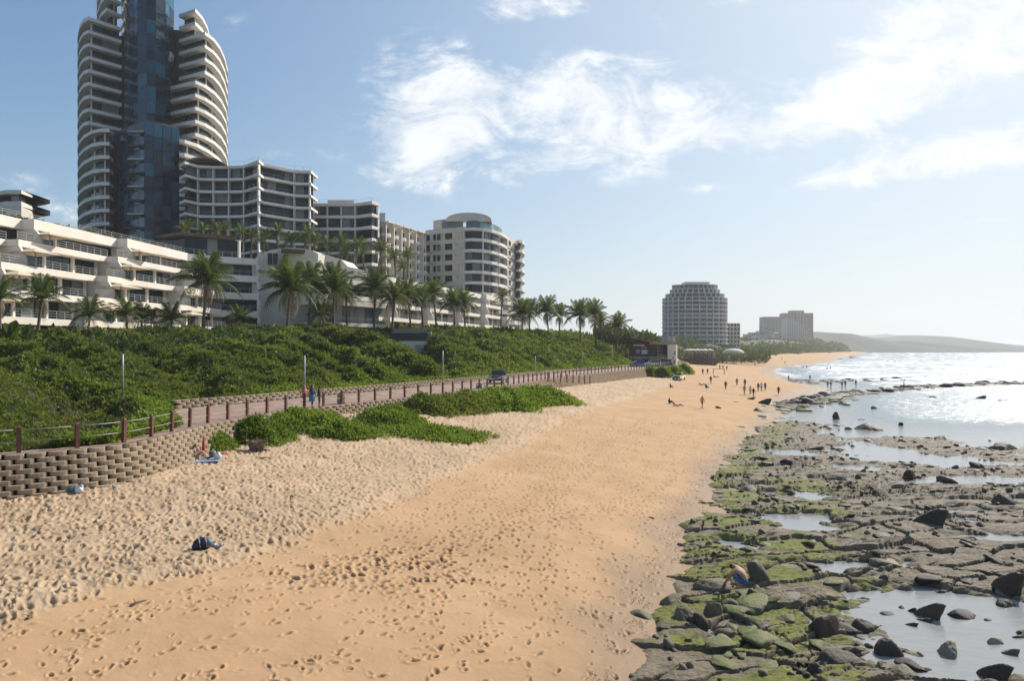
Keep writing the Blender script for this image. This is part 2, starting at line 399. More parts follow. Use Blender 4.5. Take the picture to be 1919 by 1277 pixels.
# ------------------------------------------------------------------ sea
m = bpy.data.materials.new('sea_water'); m.use_nodes = True; t = m.node_tree; b = t.nodes['Principled BSDF']
g = t.nodes.new('ShaderNodeTexCoord'); ov = g.outputs['Object']
b.inputs['IOR'].default_value = 1.33; b.inputs['Specular IOR Level'].default_value = .6
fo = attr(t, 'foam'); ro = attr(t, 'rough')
mp = t.nodes.new('ShaderNodeMapping'); mp.inputs['Scale'].default_value = (.5, 1.3, 1); mp.inputs['Rotation'].default_value = (0, 0, .45); t.links.new(ov, mp.inputs[0])
nn = noise(t, mp.outputs[0], 1.1, 8, .7, .8)
ff = (fo+(nn-.5)*1.5).ss(.42, .72)
c = mix(t, ff, mix(t, ro.ss(.1, .8), (.27, .275, .27), (.13, .19, .22)), (.66, .68, .70))  # calm pools paler: silty water, with sky glare put into the base colour
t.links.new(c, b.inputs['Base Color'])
t.links.new(((ff*.5)+ro*.26+.03).k, b.inputs['Roughness'])
bn = t.nodes.new('ShaderNodeBump'); bn.inputs['Distance'].default_value = .25
t.links.new((ro*.7+.05).k, bn.inputs['Strength'])
mp2 = t.nodes.new('ShaderNodeMapping'); mp2.inputs['Scale'].default_value = (.7, 1.4, 1); mp2.inputs['Rotation'].default_value = (0, 0, .5); t.links.new(ov, mp2.inputs[0])
t.links.new((noise(t, mp2.outputs[0], 1.6, 6, .6)+noise(t, mp2.outputs[0], .35, 4, .6)*1.4).k, bn.inputs['Height']); t.links.new(bn.outputs[0], b.inputs['Normal'])
ylw = rows(11, 60, 2.6, 9)+rows(60, 400, 1.0, 9)+rows(400, 2200, .55, 9)+[2500, 3200, 4500, 7000, 10000, 15000]
X, Y = fan(ylw, np.arange(1080, 2300, 3.5))
open_ = sst(0, 1, (Y-66)/30)*sst(2, 22, X-xw(Y))
d = X-xw(Y)                                       # distance off the beach
a = X*.42-Y*.90; b_ = X*.9+Y*.42                  # swell travels towards the shore
wob = 5*vn(X*.02, Y*.02, 4)+2*vn(X*.07, Y*.05, 6)
sw = np.sin((a+wob)*.36); sw = sst(.2, 1., sw)
off = sst(95, 230, Y)*sst(4, 30, d)
foam = .27*open_ + .50*off*sw*sst(-.25, .45, vn(X*.03, Y*.012, 11)) + .10*off
foam = foam + .42*np.exp(-((d-5-6*vn(X*.02, Y*.02, 2))/6)**2)*sst(160, 230, Y) + .16*sst(900, 250, Y)*sst(170, 240, Y)*sst(120, 20, d)
rl = np.abs(vn(X*.06, Y*.06, 19)); foam = foam + .30*sst(.10, .02, rl)*open_
foam = foam+.25*sst(110, 135, Y)*np.exp(-((Y-(150+.25*(X-70)))/14)**2)*(vn(X*.2, Y*.2, 14) > -.1)
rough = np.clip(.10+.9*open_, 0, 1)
sh = sst(66, 84, Y)
Zw = (open_*(.05*fbm(X*.5, Y*.8, 3, 5)*(1-off) + off*(.42*sw*(.5+.5*vn(X*.03, Y*.03, 9)) + .16*fbm(X*.22, Y*.4, 3, 6))))*sst(3000, 800, Y)
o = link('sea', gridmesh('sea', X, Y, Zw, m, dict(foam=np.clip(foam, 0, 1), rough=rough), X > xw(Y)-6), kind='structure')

# ------------------------------------------------------------------ bedrock shelf
def shelfbase(X, Y):
    d = X-xw(Y)
    z = .25-.006*np.clip(d, 0, 60)+.15*fbm(X*.11, Y*.16, 3, 90)
    z = z-.55*sst(60, 74, Y+.12*(X-30)+6*vn(X*.08, Y*.08, 4))*sst(2, 14, d)      # drops under the sea beyond the shelf
    z = z+.05*sst(0, 6, d)
    # tide pools
    XW = X+1.1*vn(X*.7, Y*1.1, 12)+.35*vn(X*2.2, Y*3., 13); YW = Y+.8*vn(X*.5, Y*.9, 14)+.3*vn(X*2., Y*3.4, 15)
    for px, py, rx, ry, dp in POOLS: z = z-dp*np.exp(-(((XW-px)/rx)**2+((YW-py)/ry)**2)**1.2)
    return z
def PT(x, y, z=0.):
    D = (CAMZ-z)*F/(y-655); return ((x-959.5)/F*D, D)
POOLS = []
for x, y, rx, ry, dp in ((1490,982,1.6,1.9,.7),(1560,1070,1.3,1.0,.6),(1800,1150,3.4,1.6,.85),(1860,1230,2.6,1.6,.9),(1720,1120,1.6,.8,.7),(1370,1022,1.0,1.2,.45),(1760,905,5,1.,.4),(1850,900,4,1.6,.5),
                         (1600,880,2.2,1.4,.45),(1500,930,1.8,1.2,.4),(1480,850,3,2,.45),(1640,1062,1.6,.5,.5),(1870,1010,2.2,.7,.45),(1330,1200,.6,.5,.35),(1560,905,1.5,1.,.35),(1800,960,3,.6,.4),(1700,860,5,1.5,.5),(1650,850,4,3,.35),(1480,870,1.5,1.2,.3),(1830,870,3,1.3,.4)):
    p = PT(x, y); POOLS.append((p[0], p[1], rx, ry, dp))
yl = rows(12.2, 24, 1.9, 9)+rows(24, 215, 1.35, 9)
X, Y = fan(yl, np.arange(1090, 2090, 2.3))
th = R(17)
A = X*cos(th)+Y*sin(th); B = -X*sin(th)+Y*cos(th)
wx = A+.9*vn(A*.3, B*.3, 1)+.25*vn(A*1.1, B*1.1, 2); wy = B+.5*vn(A*.25, B*.25, 3)+.18*vn(A, B, 4)
wid = np.interp(Y, [14, 24, 40, 70], [1.0, 1.1, 1.15, 1.4])
d1, d2, idr, cx, cy = voro(wx/3.3, wy/1.45, 71)
e1, e2, ir2, ex, ey = voro(wx/.95+3, wy/.42, 73)
crack = np.exp(-((d2-d1)/.035)**2); crack2 = np.exp(-((e2-e1)/.08)**2)
slab = (idr-.5)*.22+((wx/3.3-cx)*(idr-.5)*.20+(wy/1.45-cy)*-.10)
sub = (ir2-.5)*.14+((wy/.42-ey)*-.07)
nearS = sst(5.5, 1.0, 6-0*X)
broken = sst(-.05, .45, vn(X*.16, Y*.2, 15))*(.55+.45*sst(26, 36, Y))
Zb = shelfbase(X, Y)
Zs = Zb+slab*(.55+.5*broken)*(1-.45*sst(38, 60, Y))-.24*crack+broken*(sub-.12*crack2)*(1-.6*sst(38, 60, Y))+.035*fbm(A*1.2, B*3.0, 4, 44)+.015*fbm(A*5, B*9, 2, 45)-.05*np.abs(vn(A*.5, B*2.6, 46))
edge = sst(-1.5, .1, X-xw(Y)+.9*vn(X*.6, Y*.6, 17)); Zs = Zs*edge+(-.35)*(1-edge)
Zs = Zs-.5*sst(80, 95, Y)
rd = np.full(X.shape, 99.)
RP = [(38,104),(52,120),(64,135),(90,155),(121,174),(150,186)]; RP2 = [(77,190),(86,198),(98,198),(120,206)]
for RR, ww in ((RP, 1.), (RP2, 1.5)):
    for (ax, ay), (bx, by) in zip(RR[:-1], RR[1:]):
        tt = np.clip(((X-ax)*(bx-ax)+(Y-ay)*(by-ay))/((bx-ax)**2+(by-ay)**2), 0, 1); rd = np.minimum(rd, ww*np.hypot(X-ax-tt*(bx-ax), Y-ay-tt*(by-ay)))
reefz = .85*np.exp(-(rd/(4.6+2*vn(X*.07, Y*.07, 3)))**2)+.28*fbm(X*.45, Y*.3, 4, 66)-.42-.3*voro(X*.5, Y*.4, 8)[0]*(rd < 12)
Zs = np.where(Y > 84, np.maximum(Zs, np.where(rd < 11, reefz, -1)), Zs)
REEFD = rd
m = bpy.data.materials.new('shelf_rock'); m.use_nodes = True; t = m.node_tree; b = t.nodes['Principled BSDF']
def rockshade(m, moss=True):
    t = m.node_tree; b = t.nodes['Principled BSDF']; g = t.nodes.new('ShaderNodeTexCoord'); ov = g.outputs['Object']; ge = t.nodes.new('ShaderNodeNewGeometry')
    s2 = t.nodes.new('ShaderNodeSeparateXYZ'); t.links.new(ge.outputs['Position'], s2.inputs[0]); z = N(t, s2.outputs[2])
    s3 = t.nodes.new('ShaderNodeSeparateXYZ'); t.links.new(ge.outputs['Normal'], s3.inputs[0]); nz = N(t, s3.outputs[2])
    P = ge.outputs['Position']
    n1 = noise(t, P, 1.1, 6, .65); n2 = noise(t, P, 9, 6, .7); n3 = noise(t, P, 3.2, 5, .6, .6)
    c = mix(t, n1.ss(.3, .7), (.235, .19, .13), (.13, .105, .075))
    c = mix(t, n2.ss(.45, .75)*.55, c, (.05, .042, .036))
    mo = attr(t, 'moss')
    mf = (mo*1.25+(n1-.5)*1.6+(n3-.5)*.9-.25).ss(.15, .6)*nz.ss(.5, .85)
    c = mix(t, (n3.ss(.42, .7)*attr(t, 'moss')*.8), c, (.29, .23, .145))
    c = mix(t, mf*.92, c, mix(t, n3.ss(.35, .7), (.165, .18, .02), (.09, .10, .018)))
    b.inputs['Specular IOR Level'].default_value = .22
    wt = z.ss(.0, .07, 1., 0.)
    c = mix(t, attr(t, 'reef')*.95, c, (.022, .017, .014))
    c = mix(t, wt*.65, c, (.035, .03, .025))
    t.links.new(c, b.inputs['Base Color']); t.links.new((wt*-.15+(n2*.2)+.66).k, b.inputs['Roughness'])
    bn = t.nodes.new('ShaderNodeBump'); bn.inputs['Strength'].default_value = 1.; bn.inputs['Distance'].default_value = .09
    mp = t.nodes.new('ShaderNodeMapping'); mp.inputs['Scale'].default_value = (.6, 1.8, 1.5); mp.inputs['Rotation'].default_value = (0, 0, -th); t.links.new(P, mp.inputs[0])
    t.links.new((noise(t, mp.outputs[0], 2.6, 8, .72)+n2*.35).k, bn.inputs['Height']); t.links.new(bn.outputs[0], b.inputs['Normal'])
rockshade(m); SHELFM = m
dm = X-xw(Y)
mossA = sst(9.5, 3.0, dm+2.2*vn(X*.2, Y*.2, 23)-np.interp(Y, [16, 22, 30, 50, 90], [1.5, 2.5, 2., .5, 0]))*.85+.16*sst(20, 5, dm)*sst(60, 40, Y)
mossA = mossA*np.where(Y > 46, sst(5.5, 2.0, dm), 1)*(Y < 95)
mossA = mossA*(.32+.78*sst(-.3, .35, vn(X*.35, Y*.5, 88)))
o = link('rock_shelf', gridmesh('rock_shelf', X, Y, Zs, m, dict(moss=np.clip(mossA, 0, 1), reef=sst(11, 7, rd)*sst(84, 92, Y)), (X > xw(Y)-1.8) & (Zs > -.3), smooth=False), kind='structure')
SHELF = (X, Y, Zs)
def shelfz(x, y):
    k = int(np.searchsorted(SHELF[1][:, 0], y)); k = min(max(k, 0), SHELF[1].shape[0]-1)
    row = SHELF[0][k]; return float(np.interp(x, row, SHELF[2][k]))

# seabed / earth below everything, to the horizon
mb = MB(); mb.box(-8500, 13500, -200, 15500, -1.4, -.9)
mb.build('ground', mat('sea_floor', (.12, .11, .09), .9), kind='structure')

# ------------------------------------------------------------------ promenade and hillside ground
yl2 = list(np.arange(20, 130, 1.0))+list(np.arange(130, 300, 4.))+[330, 380, 450, 600, 750, 1100, 1500, 2200, 3000, 5000, 9000]
YY = np.array(yl2)[:, None]*np.ones(9); XX = xi(YY)-.4+(xo(YY)+.5-xi(YY))*np.linspace(0, 1, 9)
pm = mat('promenade_paving', (.30, .20, .15), .85, .10, 1.2, .25, 30)
o = link('promenade', gridmesh('promenade', XX, YY, pathz(YY)+.0*XX-sst(300, 340, YY)*2.5, pm), kind='structure')
hy = np.concatenate([np.arange(20, 140, .8), np.arange(140, 320, 2.), np.array([330, 350, 380, 420, 470, 540, 620, 750, 900, 1200, 1500, 2200, 3000])])
dcol = np.concatenate([np.arange(0, 50, .7), np.arange(50, 120, 4), [140, 180, 260, 500]])
YY = hy[:, None]*np.ones(len(dcol)); XX = xi(YY)-.25-dcol
HZ = hillz(XX, YY)+lumps(XX, YY)*sst(.2, 4, xi(YY)-XX)*.8-.25+ (xi(YY)-XX > 60)*0
um = mat('bush_undergrowth', (.035, .045, .018), .9, .3, .8)
o = link('hillside', gridmesh('hillside', XX, YY, HZ, um), kind='structure')
# ------------------------------------------------------------------ leaves and bushes
def leafmat(name, a, b, warm=(.20, .17, .04), tr=.32, big=.05):
    m = bpy.data.materials.new(name); m.use_nodes = True; t = m.node_tree; p = t.nodes['Principled BSDF']
    oi = t.nodes.new('ShaderNodeObjectInfo'); k = N(t, oi.outputs['Random']); ge = t.nodes.new('ShaderNodeNewGeometry')
    n = noise(t, ge.outputs['Position'], big, 4, .6); n2 = noise(t, ge.outputs['Position'], big*9, 3, .6)
    isl = N(t, ge.outputs['Random Per Island'])
    c = mix(t, (n.ss(.38, .62)*.62+k*.3+isl*.25).min(1), a, b)
    c = mix(t, n2.ss(.56, .72)*.5, c, warm)
    t.links.new(c, p.inputs['Base Color']); p.inputs['Roughness'].default_value = .55; p.inputs['Specular IOR Level'].default_value = .22
    tl = t.nodes.new('ShaderNodeBsdfTranslucent'); t.links.new(mix(t, .5, c, (.22, .30, .03)), tl.inputs[0])
    mx = t.nodes.new('ShaderNodeMixShader'); mx.inputs[0].default_value = tr
    t.links.new(p.outputs[0], mx.inputs[1]); t.links.new(tl.outputs[0], mx.inputs[2]); t.links.new(mx.outputs[0], t.nodes['Material Output'].inputs[0])
    return m
LM = leafmat('coastal_leaves', (.024, .042, .012), (.19, .215, .038), (.26, .18, .10), .40, .10)
LMG = leafmat('succulent_leaves', (.065, .125, .014), (.21, .29, .035), (.30, .27, .07), .45, .3)
LMD = leafmat('dark_leaves', (.028, .055, .022), (.055, .085, .028), (.09, .08, .03), .22, .08)
LMP = leafmat('palm_leaves', (.030, .050, .013), (.085, .105, .028), (.17, .14, .06), .28, .15)
LMDRY = mat('dry_fronds', (.36, .27, .17), .9, .2, 2.)
def leafset(P, Nn, size, per, rs, aspect=.55, spread=1.):
    """P: clump centres, Nn: outward normals, size per clump; returns co, faces of folded leaves"""
    n = len(P)*per; c = np.repeat(P, per, 0); nn = np.repeat(Nn, per, 0); s = np.repeat(size, per)[:, None]
    d = rs.normal(size=(n, 3)); d /= np.linalg.norm(d, axis=1)[:, None]
    c = c+d*s*spread*rs.uniform(.3, 1.25, (n, 1))
    ax = d*.9+nn*.7+rs.normal(0, .35, (n, 3)); ax /= np.linalg.norm(ax, axis=1)[:, None]
    sd_ = np.cross(ax, rs.normal(size=(n, 3))); sd_ /= np.linalg.norm(sd_, axis=1)[:, None]
    up = np.cross(sd_, ax); L = s*rs.uniform(.45, .8, (n, 1)); w = L*aspect*.5
    v = np.stack([c, c+ax*L*.5+sd_*w+up*w*.35, c+ax*L, c+ax*L*.5-sd_*w+up*w*.35], 1).reshape(-1, 3)
    q = np.arange(n*4).reshape(-1, 4)
    return v, q
def fastmesh(name, v, q, mats, midx=None, smooth=False):
    me = bpy.data.meshes.new(name); k = q.shape[1]
    me.vertices.add(len(v)); me.vertices.foreach_set('co', v.astype(np.float32).reshape(-1))
    me.loops.add(len(q)*k); me.loops.foreach_set('vertex_index', q.reshape(-1).astype(np.int32))
    me.polygons.add(len(q)); me.polygons.foreach_set('loop_start', np.arange(0, len(q)*k, k, dtype=np.int32))
    me.update(calc_edges=True)
    for m in (mats if isinstance(mats, list) else [mats]): me.materials.append(m)
    if midx is not None: me.polygons.foreach_set('material_index', midx.astype(np.int32))
    if smooth: me.polygons.foreach_set('use_smooth', [True]*len(q))
    return me
def clumps(mat_, nvar, per, seed, aspect=.55):
    col = bpy.data.collections.new('clumps')
    rs = np.random.default_rng(seed)
    for i in range(nvar):
        v, q = leafset(np.zeros((1, 3)), np.array([[0, 0, 1.]]), np.array([1.]), per, rs, aspect, .62)
        col.objects.link(bpy.data.objects.new('clump', fastmesh('clump', v, q, mat_)))
    return col
def scatter(name, P, S, col, kind='stuff', parent=None):
    me = bpy.data.meshes.new(name); me.vertices.add(len(P)); me.vertices.foreach_set('co', P.astype(np.float32).reshape(-1))
    a = me.attributes.new('sz', 'FLOAT', 'POINT'); a.data.foreach_set('value', S.astype(np.float32))
    o = link(name, me, parent); o['kind'] = kind
    g = bpy.data.node_groups.new(name+'_nodes', 'GeometryNodeTree')
    g.interface.new_socket('Geometry', in_out='INPUT', socket_type='NodeSocketGeometry'); g.interface.new_socket('Geometry', in_out='OUTPUT', socket_type='NodeSocketGeometry')
    gi = g.nodes.new('NodeGroupInput'); go = g.nodes.new('NodeGroupOutput')
    ip = g.nodes.new('GeometryNodeInstanceOnPoints'); ci = g.nodes.new('GeometryNodeCollectionInfo'); ci.inputs[0].default_value = col
    ci.inputs['Separate Children'].default_value = True; ip.inputs['Pick Instance'].default_value = True
    mp = g.nodes.new('GeometryNodeMeshToPoints'); g.links.new(gi.outputs[0], mp.inputs[0]); g.links.new(mp.outputs[0], ip.inputs['Points']); g.links.new(ci.outputs[0], ip.inputs['Instance'])
    rv = g.nodes.new('FunctionNodeRandomValue'); rv.data_type = 'FLOAT_VECTOR'; rv.inputs[0].default_value = (-.7, -.7, 0); rv.inputs[1].default_value = (.7, .7, 6.28)
    g.links.new(rv.outputs[0], ip.inputs['Rotation'])
    ri = g.nodes.new('FunctionNodeRandomValue'); ri.data_type = 'INT'; ri.inputs[4].default_value = 0; ri.inputs[5].default_value = len(col.objects)-1
    g.links.new(ri.outputs[2], ip.inputs['Instance Index'])
    na = g.nodes.new('GeometryNodeInputNamedAttribute'); na.data_type = 'FLOAT'; na.inputs[0].default_value = 'sz'; g.links.new(na.outputs[0], ip.inputs['Scale'])
    g.links.new(ip.outputs[0], go.inputs[0])
    md = o.modifiers.new('scatter', 'NODES'); md.node_group = g
    return o
CL = clumps(LM, 6, 26, 3); CLG = clumps(LMG, 5, 24, 4, .7); CLD = clumps(LMD, 5, 22, 5)
# hillside bush: clumps on the canopy surface, size grows with distance
def hill_scatter():
    P = []; S = []; rs = rng
    for ya, yb, n, sz, dm in ((20, 46, 15000, .20, 30), (46, 80, 24000, .31, 46), (80, 130, 22000, .46, 50), (130, 200, 15000, .66, 62), (200, 330, 7000, 1.1, 75)):
        y = rs.uniform(ya, yb, n); d = .1+rs.uniform(0, 1, n)*dm
        x = xi(y)-d; k = (x > -.85*y-4); x, y, d = x[k], y[k], d[k]
        z = hillz(x, y)+lumps(x, y)*sst(.2, 4, d)*.8-.25
        z += rs.uniform(-.15, .5, len(x))*sz*1.1
        P.append(np.stack([x, y, z], -1)); S.append(sz*rs.uniform(.55, 1.5, len(x)))
    return np.concatenate(P), np.concatenate(S)
P, S = hill_scatter()
kx, ky = -19.0, 124.0                                   # clear the doorway
k = ~((np.abs(P[:, 0]-(-19.6)) < 3.6) & (P[:, 1] > 117) & (P[:, 1] < 131))
scatter('hillside_bush', P[k], S[k], CL)
# straggly lower plants along the foot of the slope, brighter green
n = 5200; y = 30+rng.uniform(0, 1, n)**1.3*150; d = np.abs(rng.normal(0, 1.1, n))+.05; x = xi(y)-d
k = vn(x*.2, y*.14, 61) > -.05
z = hillz(x, y)+lumps(x, y)*sst(.2, 4, d)*.8-.05
scatter('trailing_groundcover', np.stack([x, y, z], -1)[k], (.16+y*.0028)[k]*rng.uniform(.7, 1.4, k.sum()), CLG)

_dl = leafmat('dry_leaves', (.16, .095, .06), (.28, .19, .12), (.12, .09, .04), .1); _x = rng.uniform(-70, 30, 26000); _y = 30+rng.uniform(0, 1, 26000)**1.2*150
_d = xi(_y)-_x; _k = (_d > .6) & (_d < 34) & (_x > -.8*_y) & ((vn(_x*.16, _y*.16, 71)+.4*vn(_x*.7, _y*.7, 72) > .52) | (np.hypot(_x+26.5, (_y-43)*.8)+2*vn(_x*.5, _y*.5, 5) < 3.2))
_x, _y, _d = _x[_k], _y[_k], _d[_k]; scatter('dry_twigs', np.stack([_x, _y, hillz(_x, _y)+lumps(_x, _y)*sst(.2, 4, _d)*.8+.12], -1), (.13+.0024*_y)*rng.uniform(.6, 1.3, len(_x)), clumps(_dl, 4, 14, 8, .3))
def shrub(name, cx, cy, rx, ry, h, ang, n, sz, coll_mat, label, cat='shrub', lean=0, base=None, per=14, tri=None):
    """one low shrub: a mound of leaves with ragged edge"""
    rs = np.random.default_rng(int(abs(cx*31+cy*7))+3)
    a = rs.uniform(0, 2*pi, n); r = np.sqrt(rs.uniform(0, 1, n))
    r = np.where(rs.uniform(0, 1, n) < .13, 1+.25*rs.uniform(0, 1, n)**1.5, r)
    edge = 1+.42*vn(np.cos(a)*1.6+cx, np.sin(a)*1.6+cy, 3)
    px = r*edge*rx*np.cos(a); py = r*edge*ry*np.sin(a)
    X_ = cx+px*cos(ang)-py*sin(ang); Y_ = cy+px*sin(ang)+py*cos(ang)
    zb = base if base is not None else sandz(X_, Y_)
    hz = h*np.clip(1-r**2.6, .04, 1)*(1+.45*vn(X_*.8, Y_*.8, 8)+.25*vn(X_*2.1, Y_*2.1, 9))
    q = rs.uniform(0, 1, n); z = zb+hz*np.where(q < .75, 1, q)
    # climbs the wall face where it reaches it
    over = np.clip(xo(Y_)+.9-X_, 0, 1.0); z = np.maximum(z, np.where(X_ < xo(Y_)+.9, 2.9+over*1.6, -9)) if base is None else z
    k_ = (X_ > xo(Y_)+.15) if base is None else np.ones(n, bool); X_, Y_, z, px, py = X_[k_], Y_[k_], z[k_], px[k_], py[k_]; n = len(X_)
    P = np.stack([X_, Y_, z], -1)-np.array([cx, cy, 0]); z0 = float(np.min(z))
    P[:, 2] -= z0
    nn = np.stack([px/rx*.6, py/ry*.6, np.ones(n)*.8], -1)
    v, f = leafset(P, nn, np.full(n, sz)*rs.uniform(.6, 1.3, n), per, rs, .6, .8)
    o = link(name, fastmesh(name, v, f, coll_mat), loc=(cx, cy, z0)); tag(o, label, cat)
    return o
# ------------------------------------------------------------------ retaining walls of pocket blocks
BLM = mat('concrete_block', (.44, .335, .225), .92, .15, 1.6, .6, 40)
SOIL = mat('wall_soil', (.085, .06, .042), .95, .2, 3)
def blockverts(w=.67, dp=.36, h=.2):
    pl = [(-w/2, -dp*.4), (-w/2, dp*.1), (-w*.43, dp*.38), (-w*.27, dp*.55), (0, dp*.62), (w*.27, dp*.55), (w*.43, dp*.38), (w/2, dp*.1), (w/2, -dp*.4)]
    n = len(pl); v = [(x, y, 0) for x, y in pl]+[(x, y, h*.9) for x, y in pl]+[(x*.95, y-.022*(y > 0), h) for x, y in pl]
    f = [(i, i+n, (i+1) % n+n, (i+1) % n) for i in range(n)]+[(i+n, i+2*n, (i+1) % n+2*n, (i+1) % n+n) for i in range(n)]+[tuple(range(3*n-1, 2*n-1, -1))]
    return v, [g[::-1] for g in f]
_t = BLM.node_tree; _b = _t.nodes['Principled BSDF']; _o = _t.nodes.new('ShaderNodeObjectInfo'); _l = _b.inputs['Base Color'].links[0].from_socket
_t.links.new(mix(_t, N(_t, _o.outputs['Random']).ss(.1, 1.)*.45, _l, (.24, .17, .11)), _b.inputs['Base Color'])
bv, bf = blockverts()
mbk = MB(); mbk.add([(x, -y, z) for x, y, z in bv], [g[::-1] for g in bf]); BLOCK = mbk.mesh('block', BLM)
def arc(fx, ya, yb, off, dy=.15):
    ys = np.arange(ya, yb, dy); xs = fx(ys); tx = np.gradient(xs); ty = np.gradient(ys); L = np.hypot(tx, ty); tx /= L; ty /= L
    X_ = xs+ty*off; Y_ = ys-tx*off                           # outward = towards the sea
    s = np.concatenate([[0], np.cumsum(np.hypot(np.diff(X_), np.diff(Y_)))])
    return X_, Y_, s, np.unwrap(np.arctan2(ty, tx))
def smooth(fx, w=1.3): return lambda y: sum(fx(np.asarray(y)+k*w) for k in (-1, -.5, 0, .5, 1))/5
xos = smooth(xo); xis = smooth(xi, .6)
def blockwall(name, fx, ya, yb, ztop, courses, set_, label, cat, visible, limit=295, group=None):
    root = empty(name, (float(fx(ya)), ya, ztop-courses*.2)); tag(root, label, cat)
    inv = np.array(root.location); near = []; rest = MB(); soil = MB()
    for k in range(courses):
        off = .12+set_*k; z = ztop-.2*(k+1)
        Xs, Ys, s, th_ = arc(fx, ya, yb, off)
        for p in np.arange(.36*(k % 2), s[-1], .76):
            x = np.interp(p, s, Xs); y = np.interp(p, s, Ys); a = np.interp(p, s, th_)
            if not visible(x, y, z): continue
            x += rng.normal(0, .012); a2 = a+rng.normal(0, .03)
            near.append((math.hypot(x, y), x, y, z, a2))
    near.sort()
    for i, (d, x, y, z, a) in enumerate(near):
        if i < limit: link('block', BLOCK, root, (x-inv[0], y-inv[1], z-inv[2]), (0, 0, a))
        else:
            c, s_ = cos(a), sin(a)
            rest.add([(x+vx*c+vy*s_-inv[0], y+vx*s_-vy*c-inv[1], z+vz-inv[2]) for vx, vy, vz in bv], bf)
    if rest.v: rest.build('block_courses', BLM, root, kind='stuff')
    Xa, Ya, _, _ = arc(fx, ya, yb, -.12, 1.); Xb, Yb, _, _ = arc(fx, ya, yb, -.12+set_*courses, 1.)
    vs = []; n = len(Xa)
    for x, y in zip(Xa, Ya): vs.append((x-inv[0], y-inv[1], courses*.2-.02))
    for x, y in zip(Xb, Yb): vs.append((x-inv[0], y-inv[1], 0))
    soil.add(vs, [(i, n+i, n+i+1, i+1) for i in range(n-1)]); soil.build('soil_backing', SOIL, root)
    return root
blockwall('retaining_wall', xos, 24, 190, PZ+.0, 13, .085, 'tall sandy concrete pocket-block wall below the railing along the beach', 'retaining wall',
          lambda x, y, z: z > float(sandz(x, y))-.25 and x > -.78*y-1)
blockwall('planter_wall', lambda y: -(-xis(y)), 50.6, 176, PZ+.62, 3, .06, 'low three-course block wall at the foot of the green slope', 'retaining wall', lambda x, y, z: x > -.78*y)

# ------------------------------------------------------------------ railing
POSTM = mat('red_brown_post', (.17, .050, .040), .6, .25, 6, .2, 30)
STEEL = mat('galvanised_rail', (.36, .34, .32), .5, .1, 8, metal=.3)
def post_mesh():
    mb = MB(); w = .075
    mb.prism([(-w, -w), (w, -w), (w, w), (-w, w)], -.25, 1.08); mb.prism([(-w, -w), (w, -w), (w, w), (-w, w)], 1.08, 1.12, [(-w*.5, -w*.5), (w*.5, -w*.5), (w*.5, w*.5), (-w*.5, w*.5)])
    return mb.mesh('post', POSTM)
PM = post_mesh()
def fence(name, pts, label, heights=(.98, .48)):
    root = empty(name, pts[0], 0, label, 'railing'); o = pts[0]
    for i, p in enumerate(pts):
        a = pts[min(i+1, len(pts)-1)]; b = pts[max(i-1, 0)]
        link('post', PM, root, (p[0]-o[0], p[1]-o[1], p[2]-o[2]), (rng.normal(0, .012), rng.normal(0, .012), math.atan2(a[1]-b[1], a[0]-b[0])))
        if i < len(pts)-1:
            q = pts[i+1]
            for h in heights:
                mb = MB(); A_ = np.array(p)-o; B_ = np.array(q)-o; A_[2] += h; B_[2] += h
                mb.tube([A_, (A_+B_)/2-np.array([0, 0, .015]), B_], .019, 5); mb.build('rail', STEEL, root, smooth=True)
    return root
Xs, Ys, s, _ = arc(xos, 24, 205, -.3); p0_ = np.interp(29.0, Ys, s)
pts = []
for p in np.arange(p0_-2.12*2, s[-1], 2.12): pts.append((float(np.interp(p, s, Xs)), float(np.interp(p, s, Ys)), PZ))
fence('promenade_railing', pts, 'long railing of red-brown posts with two steel rails along the promenade')
pts = [(float(xo(98+i*2.2))+.6+i*.28, 98+i*2.2, PZ-.16*i) for i in range(8)]
fence('ramp_railing', pts, 'short railing going down to the sand beside the block wall', (.98,))

# ------------------------------------------------------------------ shrubs in front of the wall
def at(x, y, z): return PT(x, y, z)
for x, y, rx, ry, h, ang, n, sz, m_, lb in (
 (404,836,1.3,.8,1.15,1.4,420,.20,LMG,'small bright green shrub on the wall beside the seated sunbather'),
 (478,822,1.9,1.5,1.75,.3,800,.24,LMG,'green shrub spilling over the wall, the one directly behind the tree stump'),
 (565,806,3.4,1.8,1.45,1.0,1200,.25,LMG,'long green shrub bank in front of the three walkers'),
 (650,796,2.4,1.5,1.1,.8,600,.25,LMG,'low end of the shrub bank below the concrete bin'),
 (735,780,2.8,2.2,1.5,1.0,900,.28,LMG,'rounded green shrub at the near end of the second shrub bank'),
 (806,785,3.8,2.6,.5,.2,1200,.28,LMG,'flat bright green creeper spreading over the sand past the shrub bank'),
 (800,765,2.6,1.8,1.7,.8,700,.31,LM,'darker grey-green bush against the wall behind the flat creeper'),
 (872,758,4.0,2.4,1.9,.9,900,.34,LM,'tall tangled bush between the flat creeper and the parked pickup'),
 (948,750,4.8,2.6,2.2,.9,1100,.38,LMG,'round bush right below the parked pickup'),
 (1012,740,6.0,2.8,2.0,.95,1100,.42,LMG,'farthest bush of the bank, reaching the bare block wall')):
    shrub('beach_shrub', *at(x, y, 3.35 if x < 600 else 3.75), rx, ry, h*.58, ang, n, sz, m_, lb)
